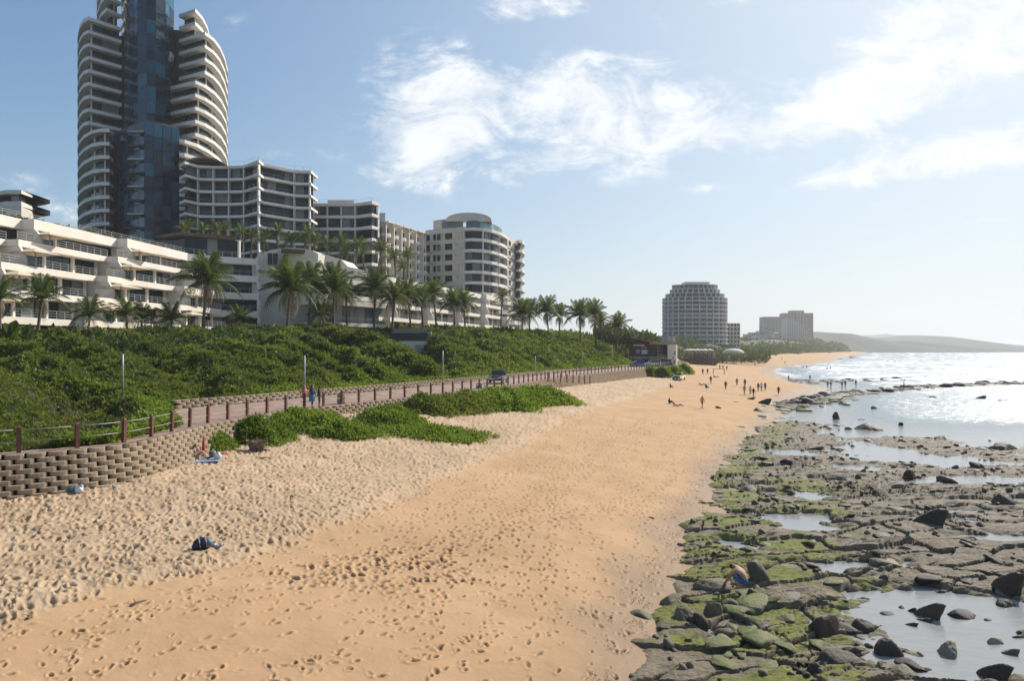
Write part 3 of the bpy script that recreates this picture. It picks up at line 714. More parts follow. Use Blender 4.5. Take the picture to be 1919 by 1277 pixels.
for x, y, w, l in ((1218, 697, 2.6, 'first shrub hanging on the block wall below the blue car'), (1243, 697, 1.6, 'thin shrub on the wall between two rounder ones'), (1262, 694, 2.6, 'shrub on the wall corner above the yellow beach vehicle'), (1283, 692, 2.2, 'outermost shrub at the end of the wall past the yellow vehicle')):
    X_, Y_ = at(x, y, 3.9); shrub('wall_shrub', X_, Y_, w, 1.4, 1.5, .6, 260, .55, LMG, l, base=np.float64(2.9))
X_, Y_ = at(36, 921, 2.55); shrub('wall_plant', X_, Y_, .48, .4, .42, 0, 70, .17, LMG, 'leafy green plant growing at the foot of the block wall', 'plant', base=np.float64(2.5))
ORD = 'first second third fourth fifth sixth seventh eighth ninth tenth eleventh twelfth thirteenth fourteenth fifteenth sixteenth seventeenth eighteenth'.split()
# ------------------------------------------------------------------ palms
TRK = mat('palm_trunk', (.15, .115, .085), .9, .25, 3, .6, 14)
def frond(L, droop, seed, dry=False, n=17):
    rs = np.random.default_rng(seed); V = []; Q = []
    th = np.linspace(0, 1, n+1)
    px = L*(th-.12*th**2); pz = L*(.20*th*2-droop*th**2.2)
    for i in range(1, n+1):
        c = np.array([px[i], 0, pz[i]]); tdir = np.array([px[i]-px[i-1], 0, pz[i]-pz[i-1]]); tdir /= np.linalg.norm(tdir)
        ln = L*.31*(math.sin(pi*min(1, th[i]*.86+.13))**.6)*rs.uniform(.85, 1.1)
        for sgn in (-1, 1):
            d = tdir*.72+np.array([0, sgn*.78, -.22-.25*rs.random()]); d /= np.linalg.norm(d)
            w = L*.021; mid = c+d*ln*.5; tip = c+d*ln+np.array([0, 0, -ln*.30])
            k = len(V); V += [c-tdir*w, c+tdir*w, mid+tdir*w, mid-tdir*w*.6, tip]; Q += [(k, k+1, k+2, k+3), (k+3, k+2, k+4, k+4)]
    mb = MB(); mb.add(V, [q if q[2] != q[3] else q[:3] for q in Q])
    mb.tube([(px[i], 0, pz[i]) for i in range(0, n+1, 4)], [L*.011*(1-.7*th[i]) for i in range(0, n+1, 4)], 3)
    return mb.mesh('frond', LMDRY if dry else LMP)
FR = [frond(1., d, s) for d, s in ((.25, 1), (.42, 2), (.6, 3), (.85, 4))]; FRD = [frond(.85, .9, 8, True, 11), frond(.8, 1.1, 9, True, 10)]
TRUNKS = {}
def palm(name, x, y, z, h, L, label, nf=17, dry=3, lean=.04, group='palms along the terraces', cat='palm tree', seed=None):
    rs = random.Random(int(x*13+y*7)) ; a = rs.uniform(0, 6.28)
    root = empty(name, (x, y, z), 0, label, cat, group)
    lean = rs.uniform(.01, .13) if lean == .04 else lean; lx, ly = cos(a)*lean*h, sin(a)*lean*h
    mb = MB(); r = .10+.012*h
    pts = [(lx*t_**1.6, ly*t_**1.6, h*t_-(.5 if t_ == 0 else 0)) for t_ in (0, .25, .5, .75, 1)]
    mb.tube(pts, [r*1.5, r*1.1, r, r*.92, r*1.25], 7); mb.build('trunk', TRK, root, smooth=True)
    wa = 2.6                                                  # onshore wind pushes the crown inland
    for k in range(nf):
        az = k*2.399+rs.uniform(-.2, .2); e = (k/nf)
        el = 1.18-e*1.35+rs.uniform(-.1, .1)
        az += .35*math.sin(wa-az)
        link('frond', FR[min(3, int(e*4))], root, (lx, ly, h), (0, -el, az), scale=[L*rs.uniform(.85, 1.1)]*3)
    for k in range(dry):
        link('dead_frond', FRD[k % 2], root, (lx, ly, h-.15), (0, rs.uniform(.5, 1.0), rs.uniform(0, 6.28)), scale=[L*rs.uniform(.7, .9)]*3)
    return root
def ground(x, y): return float(hillz(np.array(x), np.array(y))) if x < float(xi(y)) else PZ
# px of crown, px y of crown heart, px y of base, distance, frond length, label
PL = [(380,530,612,92,4.4,'tall palm standing alone in front of the middle of the terraced flats'),
 (538,545,614,98,4.9,'biggest palm of the row, its crown overlapping the curved white gable'),
 (578,530,614,108,3.9,'slim palm with brown hanging fronds just past the biggest palm'),
 (625,545,612,112,4.6,'wide-crowned palm with two thin stems beside it'),
 (650,560,612,120,3.2,'shorter palm tucked behind the wide-crowned palm'),
 (700,540,612,122,4.2,'upright palm with a straight dark trunk near the bare terrace wall'),
 (733,560,618,124,3.9,'palm with a crown of pale hanging fronds above the doorway'),
 (770,555,615,134,3.8,'first palm of the close group past the doorway'),
 (793,565,614,138,3.6,'second palm of the close group, lower crown'),
 (818,552,610,142,3.8,'third palm of the close group, bright green heart'),
 (852,570,612,146,3.7,'palm with a wide drooping crown and twin neighbour'),
 (872,572,612,150,3.5,'last palm of the row before the balcony building'),
 (938,558,600,190,3.0,'small palm on the far terrace under the round balconies'),
 (978,590,618,160,4.2,'dense palm at the seaward corner of the terraces'),
 (992,585,618,170,3.6,'palm behind the dense corner palm'),
 (1028,585,628,168,4.4,'palm with leaning crown above the street lamp'),
 (1048,592,628,176,3.6,'palm just past the leaning one on the ridge'),
 (1088,592,636,165,4.3,'palm with fan of stiff fronds against the open sky'),
 (1117,590,636,176,4.2,'slender-fronded palm standing over the far ridge'),
 (1155,612,650,180,3.9,'palm at the end of the ridge above the beach clubhouse'),
 (1130,605,645,190,3.2,'small palm between two taller ones at the ridge end'),
 (70,560,606,76,3.0,'young palm in front of the lowest balcony, near the terrace wall'),
 (165,592,622,74,2.4,'short palm half hidden in the hedge by the second bay'),
 (238,590,622,82,2.3,'squat palm below the third awning'),
 (265,597,622,86,2.3,'squat palm next to the one below the third awning'),
 (322,600,622,90,2.7,'bushy palm at the left of the lone tall palm'),
 (0,560,606,70,2.6,'palm cut by the picture edge in front of the flats'),
 (600,590,614,108,2.4,'little palm sprouting between the tall trunks'),
 (450,598,618,100,2.4,'low palm under the balconies beside the lone tall palm')]
for x, yc, yb, D, L, lab in PL:
    X_ = (x-959.5)/F*D; zt = CAMZ+(655-yc)/F*D; zg = min(ground(X_, D), CAMZ+(655-yb)/F*D)
    palm('palm_tree', X_, D, zg, max(1.2, zt-zg), L*1.12, lab, nf=27 if L > 3 else 18, dry=11 if L > 3.4 else 5)
LABU = ['one of the short palms on the roof terrace in front of the glass tower block', 'one of the palms in the raised garden below the long balcony block']
for i, (x, yc, D, L) in enumerate([(338,432,150,2.2),(356,428,152,2.4),(372,432,150,2.3),(392,430,154,2.5),(408,434,150,2.2),(425,431,154,2.4),(445,440,150,2.6),(468,446,152,2.6),
        (492,452,156,2.8),(520,442,158,3.3),(545,455,158,3.0),(565,446,160,3.3),(590,455,160,3.1),(612,462,160,3.0),(637,460,162,3.2),(664,466,162,3.3),(684,478,165,2.8),(650,480,160,2.6)]):
    X_ = (x-959.5)/F*D; z = CAMZ+(655-yc)/F*D; zb = 24.4
    palm('terrace_palm', X_, D, zb, max(1, z-zb), L*1.15, '%s palm from the left in the raised roof garden in front of the tower blocks' % ORD[i], nf=13, dry=1, group='roof garden palms')
for x, yc, D, L, lab in [(704,470,170,3.9,'tall palm rising over the end of the long balcony block'),(742,485,180,3.6,'palm in front of the white stepped hotel'),(763,482,185,3.2,'palm beside the balcony tower corner'),(758,503,178,2.8,'low palm in front of the white stepped hotel')]:
    X_ = (x-959.5)/F*D; z = CAMZ+(655-yc)/F*D; palm('palm_tree', X_, D, 22, z-22, L, lab, nf=17, dry=3)
# broad-leaved garden plants in front of the flats
def bananaplant(x, yb, D, h, label, n=9):
    X_ = (x-959.5)/F*D; zg = ground(X_, D)-.5; rs = random.Random(int(x))
    root = empty('strelitzia_plant', (X_, D, zg), 0, label, 'plant', 'broad-leaved plants in the hedge below the flats')
    for k in range(n):
        a = k*2.4; e = .5+.5*rs.random(); mb = MB(); L = h*rs.uniform(.8, 1.15); w = L*.11
        pt = []
        for t_ in np.linspace(0, 1, 6): pt.append((L*.42*e*t_**1.7, L*(t_-.28*e*t_**3)))
        vs = []
        for i, (p, q) in enumerate(pt):
            ww = w*(.08 if i < 2 else (1 if i < 5 else .1)); vs += [(p, -ww, q+ww*.25), (p, 0, q), (p, ww, q+ww*.25)]
        mb.add(vs, [(3*i+j, 3*i+j+1, 3*i+j+4, 3*i+j+3) for i in range(5) for j in (0, 1)])
        mb.build('leaf', LMG if k % 3 == 0 else LMD, root, (0, 0, 0), rot=(0, 0, a))
for i, (x, D, h) in enumerate([(20,66,3.2),(45,68,2.6),(105,70,2.6),(135,72,2.3),(178,74,2.6),(205,76,2.2),(292,84,2.4),(345,88,2.5),(372,88,2.1),(405,92,2.6),(428,94,2.3),(470,96,2.4),(498,98,2.6),(560,100,1.9)]):
    bananaplant(x, 0, D, h, '%s from the left of the broad-leaved plants in the hedge below the flats' % ORD[i])
P = []; 
for k in range(2600):
    D = rng.uniform(64, 170); x = rng.uniform(-20, 560) if D < 110 else rng.uniform(560, 1160); X_ = (x-959.5)/F*D
    if X_ > xi(D)-14: continue
    P.append((X_, D, ground(X_, D)-.3+abs(rng.normal(0, .6))))
P = np.array(P); scatter('garden_hedge', P, rng.uniform(.35, .8, len(P)), CLD)
# ------------------------------------------------------------------ buildings
WHT = mat('white_render', (.74, .68, .59), .75, .05, .25, .15, 6, dirt=.16)
CRM = mat('cream_render', (.64, .58, .49), .8, .07, .3, .15, 6, dirt=.15)
BND = mat('balcony_paint', (.74, .70, .64), .7, .06, .2, dirt=.22)
GLS = glassmat('window_glass', (.010, .028, .042), spec=.2, odd=(.17, .18, .175), share=.76)
GLC = glassmat('curtain_glass', (.004, .032, .068), .06, .25, spec=.24, odd=(.015, .10, .16), share=.82)
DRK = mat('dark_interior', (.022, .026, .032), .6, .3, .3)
FRM = mat('dark_frame', (.03, .033, .04), .5)
RAILM = mat('white_rail', (.45, .45, .44), .4)
BRN = mat('brown_roof', (.14, .10, .065), .8, .25, .8)
CNV = mat('cream_canvas', (.60, .51, .38), .85, .08, 1.5)
GREY = mat('grey_render', (.42, .41, .39), .8, .1, .3, dirt=.3)
FARW = mat('far_white', (.62, .60, .57), .8, .08, .1)
def offs(pts, k):
    """polyline shifted inwards (away from the viewer when it runs left to right)"""
    n = len(pts); out = []
    for i in range(n):
        a = pts[max(i-1, 0)]; b = pts[i]; c = pts[min(i+1, n-1)]
        d1 = np.array([b[0]-a[0], b[1]-a[1]]); d2 = np.array([c[0]-b[0], c[1]-b[1]])
        if i == 0: d1 = d2
        if i == n-1: d2 = d1
        d1 = d1/np.hypot(*d1); d2 = d2/np.hypot(*d2); n1 = np.array([-d1[1], d1[0]]); n2 = np.array([-d2[1], d2[0]])
        m_ = n1+n2; m_ /= np.hypot(*m_); q = k/max(.35, float(m_@n1)); out.append((b[0]+m_[0]*q, b[1]+m_[1]*q))
    return out
def P_(px, D): return ((px-959.5)/F*D, D)
def Zp(y, D): return CAMZ+(655-y)/F*D
class Bld:
    def __init__(s, name, loc, label, cat='building', limit=290, group=None):
        s.r = empty(name, loc, 0, label, cat, group); s.o = np.array(loc); s.n = {}; s.rest = {}; s.limit = limit
    def loc(s, p): return (p[0]-s.o[0], p[1]-s.o[1])
    def put(s, name, mb, m, smooth=False):
        """one part; past the limit pieces of that name are joined"""
        s.n[name] = s.n.get(name, 0)+1
        if s.n[name] <= s.limit: return mb.build(name, m, s.r, smooth=smooth)
        r = s.rest.setdefault((name, m.name), (MB(), m)); r[0].add(mb.v, mb.f)
    def done(s):
        for (nm, _), (mb, m) in s.rest.items(): mb.build(nm+'s_beyond', m, s.r, kind='stuff')
    def band(s, pts, z0, z1, depth, name='floor_slab', m=None):
        f = [s.loc(p) for p in pts]; b = [s.loc(p) for p in offs(pts, depth)]
        mb = MB(); n = len(f)
        vs = [(x, y, z-s.o[2]) for z in (z0, z1) for x, y in f+b]
        F_ = []
        for i in range(n-1):
            a0, a1, b0, b1 = i, i+1, n+i, n+i+1; T = 2*n
            F_ += [(a0, a1, a1+T, a0+T), (b1, b0, b0+T, b1+T), (a0, b0, b1, a1), (a0+T, a1+T, b1+T, b0+T)]
        T = 2*n; F_ += [(0, T, n+T, n), (n-1, 2*n-1, 2*n-1+T, n-1+T)]
        mb.add(vs, F_); return s.put(name, mb, m or BND)
    def panes(s, pts, z0, z1, inset, w, m=None, gap=.09, name='window', tilt=0., skip=0., back=True, wall=None, mull=0):
        q = offs(pts, inset) if inset else pts; th = .05; k = 0
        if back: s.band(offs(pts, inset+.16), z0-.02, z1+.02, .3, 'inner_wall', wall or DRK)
        for a, b in zip(q[:-1], q[1:]):
            L = math.hypot(b[0]-a[0], b[1]-a[1]); nn = max(1, round(L/w)); d = ((b[0]-a[0])/L, (b[1]-a[1])/L)
            for i in range(nn):
                k += 1
                if random.random() < skip: continue
                t0 = (i*L/nn+gap/2); t1 = ((i+1)*L/nn-gap/2)
                A_ = s.loc((a[0]+d[0]*t0, a[1]+d[1]*t0)); B_ = s.loc((a[0]+d[0]*t1, a[1]+d[1]*t1))
                mb = MB(); tz = random.uniform(-tilt, tilt); tb = random.uniform(-tilt, tilt)
                nx, ny = -d[1], d[0]; zA, zB = z0+gap/2-s.o[2], z1-gap/2-s.o[2]
                v = [(A_[0]+nx*tz, A_[1]+ny*tz, zA), (B_[0]-nx*tz, B_[1]-ny*tz, zA), (B_[0]-nx*tz+nx*tb, B_[1]-ny*tz+ny*tb, zB), (A_[0]+nx*(tz+tb), A_[1]+ny*(tz+tb), zB)]
                v += [(x+nx*th, y+ny*th, z) for x, y, z in v]
                mb.add(v, [(0,1,2,3),(7,6,5,4),(0,4,5,1),(1,5,6,2),(2,6,7,3),(3,7,4,0)])
                s.put(name, mb, m or GLS)
    def cols(s, pts, z0, z1, w=.35, dp=.35, name='column', m=None):
        for p in pts:
            x, y = s.loc(p); mb = MB(); mb.box(x-w/2, x+w/2, y-dp/2, y+dp/2, z0-s.o[2], z1-s.o[2]); s.put(name, mb, m or BND)
    def solid(s, poly, z0, z1, name='wall', m=None):
        mb = MB(); mb.prism([s.loc(p) for p in poly], z0-s.o[2], z1-s.o[2]); return s.put(name, mb, m or WHT)
    def rail(s, pts, z, h=.9, name='railing', m=None, posts=1.5, bars=2):
        mb = MB(); q = [s.loc(p) for p in pts]
        for a, b in zip(q[:-1], q[1:]):
            for k in range(bars): mb.beam((*a, z+h*(1-k*.33)-s.o[2]), (*b, z+h*(1-k*.33)-s.o[2]), .035, .035)
            L = math.hypot(b[0]-a[0], b[1]-a[1]); n = max(1, int(L/posts))
            for i in range(n+1):
                x = a[0]+(b[0]-a[0])*i/n; y = a[1]+(b[1]-a[1])*i/n; mb.box(x-.02, x+.02, y-.02, y+.02, z-s.o[2], z+h-s.o[2])
        s.put(name, mb, m or RAILM)
# ---- the tall tower
b = Bld('apartment_tower', (*P_(286, 186), 22), 'tallest building, cream balcony rings either side of a blue glass core', 'tower')
def V(*l): return [P_(px, 177+v) for px, v in l]
LA = V((150,27),(146,18),(145,11),(149,5),(156,1.5),(166,0),(228,6)); LB = V((150,27),(146,19),(145,12),(148,6),(157,1),(172,-3),(190,-4.5),(205,-4.2),(213,-1))
LT = V((186,24),(181,18),(182,11),(189,5),(200,2),(228,6))
RT = V((335,6),(366,3),(379,7),(389,13),(394,20),(391,28)); RU = V((335,6),(384,1.5),(400,5),(412,10),(421,17),(427,26),(426,36)); RM = V((316,4),(366,-.5),(385,2.5),(402,7),(415,13),(424,21),(427,30),(424,40))
RL = V((336,-6),(346,-5.5),(370,-2),(390,3),(409,10),(421,18),(427,28),(424,38))
FH = 3.38
def lobe(pts, zt, first=False, pier=2):
    b.band(pts, zt-.86, zt, 2.6); b.rail(offs(pts, .12), zt, .32, bars=1, posts=2.5)
    b.band(pts, zt-FH, zt-FH+.02, 2.6, 'terrace_floor', GREY) if first else None
    b.panes(pts, zt-FH+.05, zt-.86, 1.7, 2.3, back=True)
    q = offs(pts, 1.75); n = len(q)
    b.cols([((q[i][0]+q[i+1][0])/2, (q[i][1]+q[i+1][1])/2) for i in range(0, n-1) if (i+pier) % 2 == 0], zt-FH, zt-.86, .4, .5, 'pier', CRM)
k = 0; z = 95.3
while z > 36: lobe(LA if z > 67 else LB, z); z -= FH
for z in (98.7, 102.1, 105.4, 108.8): lobe(LT, z)
z = 98.9; k = 0
while k < 19:
    lobe(RT if k < 2 else RU if k < 6 else RM if k < 11 else RL, z, pier=1); z -= FH; k += 1
# masses behind the balconies
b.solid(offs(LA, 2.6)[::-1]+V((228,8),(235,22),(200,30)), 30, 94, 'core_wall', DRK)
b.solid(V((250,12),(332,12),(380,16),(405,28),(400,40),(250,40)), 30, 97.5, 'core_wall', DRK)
def curtain(pts, z0, z1, w, fh=FH):
    z = z0
    while z < z1-.5: b.panes(pts, z, min(z+fh, z1), 0, w, GLC, .15, 'glass_panel', .035, back=False); z += fh
    b.solid(offs(pts, .15)[::-1]+[P_(300, 192), P_(250, 192)] if 0 else offs(pts, .15)+[(pts[-1][0]-5, pts[-1][1]+9), (pts[0][0]+3, pts[0][1]+9)], z0, z1, 'curtain_wall_frame', FRM)
curtain(V((227,8),(242,1),(258,-2.5),(275,-4),(292,-3),(310,.5),(326,6)), 65.8, 107, 2.8)
pass
b.limit = 299
curtain(V((212,2),(240,-4),(271,-9.5),(305,-6.5),(337,-3)), 28, 65.6, 2.6)
# small balconies in the fold of the lower glass
for i in range(10):
    z = 32+i*FH; mb = MB(); p = b.loc(P_(258, 177-8.6)); mb.box(p[0]-2.1, p[0]+1.9, p[1]-.8, p[1]+.9, z-22, z+.35-22); b.put('core_balcony', mb, GREY if i % 2 else FRM)
b.done()
# ---- long balcony block joined to the tower
b = Bld('balcony_block', (*P_(460, 172), 22), 'dark-windowed block with zigzag white balcony bands beside the tower')
E1 = [P_(*q) for q in ((336,167),(346,164),(372,167.5),(401,168),(430,168),(457,167.5),(485,162.5),(494,166),(552,172),(568,172.4),(583,172.4))]
z = 54.2
for k in range(8):
    b.band(E1, z-.62, z, 6); b.rail(offs(E1, .15), z, .75 if k else 1.0, posts=2.2, bars=1)
    b.panes(E1, z-3.05+.02, z-.62, 1.4, 2.2)
    b.cols([P_(px, D+.5) for px, D in ((372,168),(401,168.4),(430,168.4),(458,168),(485,163.3),(552,172.4),(581,172.9))], z-3.05, z-.62, .3, 1.2)
    z -= 3.05
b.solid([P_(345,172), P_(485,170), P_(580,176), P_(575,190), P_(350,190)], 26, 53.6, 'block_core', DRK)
mb = MB(); c = b.loc(P_(396, 172)); prof = [(-6, -.1), (-4.6, .9), (-2, 1.7), (1, 1.9), (3.5, 1.3), (6, -.1)]
vs = [(c[0]+x, c[1]+y, 54.3-22+h) for y in (-5, 8) for x, h in prof]+[(c[0]+x, c[1]+y, 54.3-22+h-.35) for y in (-5, 8) for x, h in prof]
n = 6; mb.add(vs, [(i, i+1, n+i+1, n+i) for i in range(n-1)]+[(2*n+i, 3*n+i, 3*n+i+1, 2*n+i+1) for i in range(n-1)]+[(i, 2*n+i, 2*n+i+1, i+1) for i in range(n-1)]+[(0, n, 3*n, 2*n), (n-1, 3*n-1, 4*n-1, 2*n-1)]); b.put('curved_canopy', mb, mat('thatch_canopy', (.27, .20, .12), .85, .2, 1))
b.done()
b = Bld('balcony_block', (*P_(645, 186), 22), 'lower dark-windowed block with straight white balcony bands, right of the zigzag one')
E2 = [P_(*q) for q in ((582,184),(614,184),(640,184),(667,184),(697,181),(711,184))]
z = 48.4
for k in range(7):
    b.band(E2, z-.75, z, 6); b.panes(E2, z-3.27, z-.75, 1.0, 2.0)
    b.cols([P_(px, D) for px, D in ((588,184.6),(614,184.8),(640,184.8),(666,184.8),(709,184.8))], z-3.27, z-.75, .3, 1.0)
    z -= 3.27
b.rail(offs(E2, .2), 48.4, 1.0, posts=2.2)
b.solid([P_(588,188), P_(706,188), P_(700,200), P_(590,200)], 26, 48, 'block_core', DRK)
b.solid([P_(614,187), P_(664,187), P_(664,194), P_(614,194)], 48.4, 49.9, 'roof_room', CRM)
b.done()
# ---- white stepped hotel
b = Bld('white_hotel', (*P_(752, 214), 22), 'white stepped hotel with rows of small rounded balconies, in sunlight')
A0, A1 = np.array(P_(716, 202)), np.array(P_(799, 226)); dv = (A1-A0)/np.hypot(*(A1-A0)); nv = np.array([dv[1], -dv[0]])
b.solid([P_(700,204), tuple(A0), tuple(A1), P_(790,240), P_(700,240)], 18, 46.8, 'wall', WHT)
L = float(np.hypot(*(A1-A0))); nb_ = 6
for i in range(nb_):
    c = A0+dv*(i+.5)*L/nb_
    for k in range(9):
        z = 43.3-k*3.0
        if i < nb_-1 or k:
            mb = MB(); p0, p1 = c-dv*1.15+nv*.06, c+dv*1.15+nv*.06; mb.beam((*b.loc(p0), z-22), (*b.loc(p1), z-22), .12, 1.9); b.put('window', mb, DRK if (i+k) % 3 else GLS)
            mb = MB(); q = b.loc(c+nv*.05); ring = [(q[0]+dv[0]*1.55*cos(a)+nv[0]*1.25*sin(a), q[1]+dv[1]*1.55*cos(a)+nv[1]*1.25*sin(a)) for a in np.linspace(0, pi, 7)]
            mb.prism(ring, z-22-.75, z-22+.25); b.put('balcony', mb, WHT)
    for sgn in (-.5,):
        p0 = A0+dv*(i)*L/nb_; mb = MB(); mb.beam((*b.loc(p0+nv*.0), 0), (*b.loc(p0+nv*1.5), 0), .4, 1, -2, 24.6+(.6 if i % 2 else 0)); b.put('pier', mb, WHT)
    p0, p1 = A0+dv*(i+.1)*L/nb_+nv*.9, A0+dv*(i+.9)*L/nb_+nv*.9; mb = MB(); mb.beam((*b.loc(p0), 24.6), (*b.loc(p1), 24.6), 2.2, .35); b.put('roof_beam', mb, WHT)
for k in range(7):
    z = 43.3-k*3.0; pts_ = [P_(704, 203.2), P_(715, 201.3)]; b.panes(pts_, z, z+1.8, 0, 1.1, DRK, .2, back=False); b.band([P_(700, 202.8), P_(716, 200.6)], z-.7, z-.1, 1.2, 'balcony', WHT)
b.solid([P_(704,203), P_(722,203), P_(722,212), P_(704,212)], 46.8, 49.6, 'roof_room', WHT)
b.done()
# ---- round-fronted apartment tower
b = Bld('balcony_tower', (*P_(890, 232), 16), 'cream apartment tower with curved balconies and an arched roof, behind the palm row', 'tower')
C0 = [P_(*q) for q in ((797,229),(816,227),(838,225),(858,223.4),(869,222.5))]; C1 = [P_(*q) for q in ((869,222.5),(884,221.5),(905,222.5),(922,225.5),(936,230),(945,235),(951,240))]
C2 = [P_(*q) for q in ((951,240),(960,246),(967,250))]; C3 = [P_(*q) for q in ((966,249),(973,247),(979,248.5),(983,253),(983.5,258),(980,264))]
b.solid(offs(C0, .3)+offs(C1, 2.0)+offs(C2, .3)+[P_(978,262), P_(955,275), P_(800,262)], 12, 49, 'core_wall', CRM)
FH2 = 3.5; z = 48.6
for k in range(11):
    b.band(C1, z-.9, z, 2.4); b.panes(C1, z-FH2, z-.9, 1.5, 1.9); b.cols([C1[i] for i in (0, 2, 4)] , z-FH2, z-1.15, .45, .6, 'pier', CRM)
    b.band(C3, z-.9, z, 2.2); b.panes(C3, z-FH2, z-.9, 1.3, 1.9)
    b.band(C0, z-1.3, z, .4, 'wall_band', CRM)
    for px0, px1 in ((799,808),(812,817),(819,829),(834,849)):
        q = [tuple(np.array(P_(px, np.interp(px, (797, 869), (229, 222.5))-.03))) for px in (px0, px1)]; b.panes(q, z-3.3, z-1.2, -.06, 4.5, back=False)
    b.cols([P_(px, np.interp(px, (797, 869), (229, 222.5))+.25) for px in (809, 829, 851, 864)], z-FH2, z-1.3, 1.1, .5, 'pier', CRM)
    b.band(C2, z-FH2, z-.9, .3, 'wall_band', CRM); b.panes([P_(953,241.4), P_(957,244)], z-2.9, z-1.0, -.1, 2., back=False)
    z -= FH2
b.solid([P_(x, y) for x, y in ((812,229),(826,227),(868,224.5),(868,236),(812,238))], 48.6, 52.2, 'roof_room', CRM)
b.panes([P_(828,226.6), P_(866,224.2)], 48.8, 51.8, 0, 2.2, back=False)
G1 = offs(C1, 1.8); b.panes(G1, 48.6, 51.2, 0, 2.0, glassmat('pale_glass', (.10, .20, .22), .1, .1, .4), back=False, name='glass_screen')
b.solid(offs(C1, 5)+[P_(930,255), P_(870,240)], 48.6, 51.6, 'roof_room', CRM)
mb = MB(); c = b.loc(P_(880, 230)); n = 13
vs = []
for yy_ in (-6., 12.):
    for i in range(n):
        a = pi*i/(n-1); vs.append((c[0]-7.6*cos(a), c[1]+yy_, 51.0-16+2.9*sin(a)**.8))
vs += [(x, y, z-.3 if 0 < (i % n) < n-1 else z) for i, (x, y, z) in enumerate(vs)]
mb.add(vs, [(i, i+1, n+i+1, n+i) for i in range(n-1)]+[(i, n*2+i, n*2+i+1, i+1) for i in range(n-1)]+[tuple(range(n*2, n*3))]); b.put('arched_roof', mb, CRM)
b.done()
# ---- terraced flats (foreground, left)
def sawtooth(b, P0, P1, zroof, floors, bay, step, setb, stag, fh=3.3, brise=True, glassw=2.1, skipfirst=0.):
    P0 = np.array(P0, float); P1 = np.array(P1, float); L = float(np.hypot(*(P1-P0))); d = (P1-P0)/L; nn = np.array([d[1], -d[0]])   # outward = towards the sea
    for k in range(floors):
        z = zroof-fh*k; s0 = -bay+(-stag*k) % bay
        while s0 < L-1:
            a = max(s0, 0.); e = min(s0+bay, L)
            if e-a > 2:
                fa = (a-s0)/bay; fe = (e-s0)/bay
                A_ = P0+d*a+nn*(setb*k+step*(1-fa)); B_ = P0+d*e+nn*(setb*k+step*(1-fe)-.0)
                hh = 1.35 if k == 0 else .85
                b.band([tuple(A_), tuple(B_)], z-hh, z, 9. if k else 12., 'terrace_slab', WHT)
                if k:
                    b.rail([tuple(A_-nn*.15), tuple(B_-nn*.15)], z, .95, posts=1.3, bars=3)
                if k < floors:
                    wi = 2.2 if k == 0 else 1.8
                    b.panes([tuple(A_+d*1.0), tuple(B_-d*.5)], z-fh+.1, z-hh, wi, glassw, wall=WHT)
                    m_ = [A_+(B_-A_)*t_-nn*(wi-.12) for t_ in (.05, .36, .68, .97)]
                    b.cols([tuple(p) for p in m_], z-fh, z-hh, .35, .4, 'pier', WHT)
                # fin wall at the near end of the bay, with a slanted front
                if fa < .02:
                    F0 = A_-nn*4.5; F1 = A_+nn*(setb*.55); q0, q1 = b.loc(F0), b.loc(F1); q2 = b.loc(A_+nn*.1)
                    t_ = .28; ex, ey = d[0]*t_, d[1]*t_; zz = [z-fh-b.o[2], z-hh-b.o[2]+.02]
                    pr = [(q0, zz[0]), (q1, zz[0]), (q1, zz[0]+1.1), (q2, zz[1]), (q0, zz[1])]
                    vs = [(p[0], p[1], h) for p, h in pr]+[(p[0]+ex, p[1]+ey, h) for p, h in pr]
                    mb = MB(); mb.add(vs, [(0,1,2,3,4), (9,8,7,6,5)]+[(i, (i+1) % 5+0, (i+1) % 5+5, i+5)[::-1] for i in range(5)]); b.put('fin_wall', mb, WHT)
                    if brise: AWN.append((A_+d*1.6+nn*.2, z-hh-.05, math.atan2(d[1], d[0]), k))
            s0 += bay
    return d, nn
AWN = []
b = Bld('terraced_flats', (-62, 92, 11), 'long white stepped flats at the left with cream awnings and steel railings')
dA, nA = sawtooth(b, (-70.6, 58), (-56.9, 122), 26.0, 5, 16., 1.7, 1.75, 3.8)
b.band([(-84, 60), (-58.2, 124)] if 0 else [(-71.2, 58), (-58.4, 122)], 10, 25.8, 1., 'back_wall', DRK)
b.band([(-71, 58), (-58.0, 122)], 25.2, 25.95, 22., 'roof_deck', GREY)
b.rail([(-71.5, 58), (-59, 122)], 26.3, .9, posts=2., bars=3)
S2 = [(-58.5, 119), (-55.6, 122.2), (-47.4, 127.5)]
for k in range(5):
    z = 25.9-3.3*k; b.band(S2, z-1.2, z, 8, 'terrace_slab', WHT); b.panes(S2, z-3.3, z-1.2, 1.6, 2.0)
    b.cols([S2[2], S2[1]], z-3.3, z-1.2, .5, .5, 'pier', WHT)
    if k: b.rail(offs(S2, .1), z, .9, posts=1.4, bars=2)
    S2 = [(x+.35*(k < 9), y-.75) for x, y in S2]
pv = [P_(298, 128), P_(345, 124), P_(448, 129)]
b.band([(x-.0, y-1.2) for x, y in pv], 29.6, 30.15, 9, 'pavilion_roof', BRN); b.panes(pv, 26.4, 29.5, .3, 2.0); b.cols([pv[2]], 26, 29.6, .4, .4, 'pier', WHT)
b.rail([P_(345, 121.6), P_(452, 127)], 26.0, 1.0, posts=1.6)
b.done()
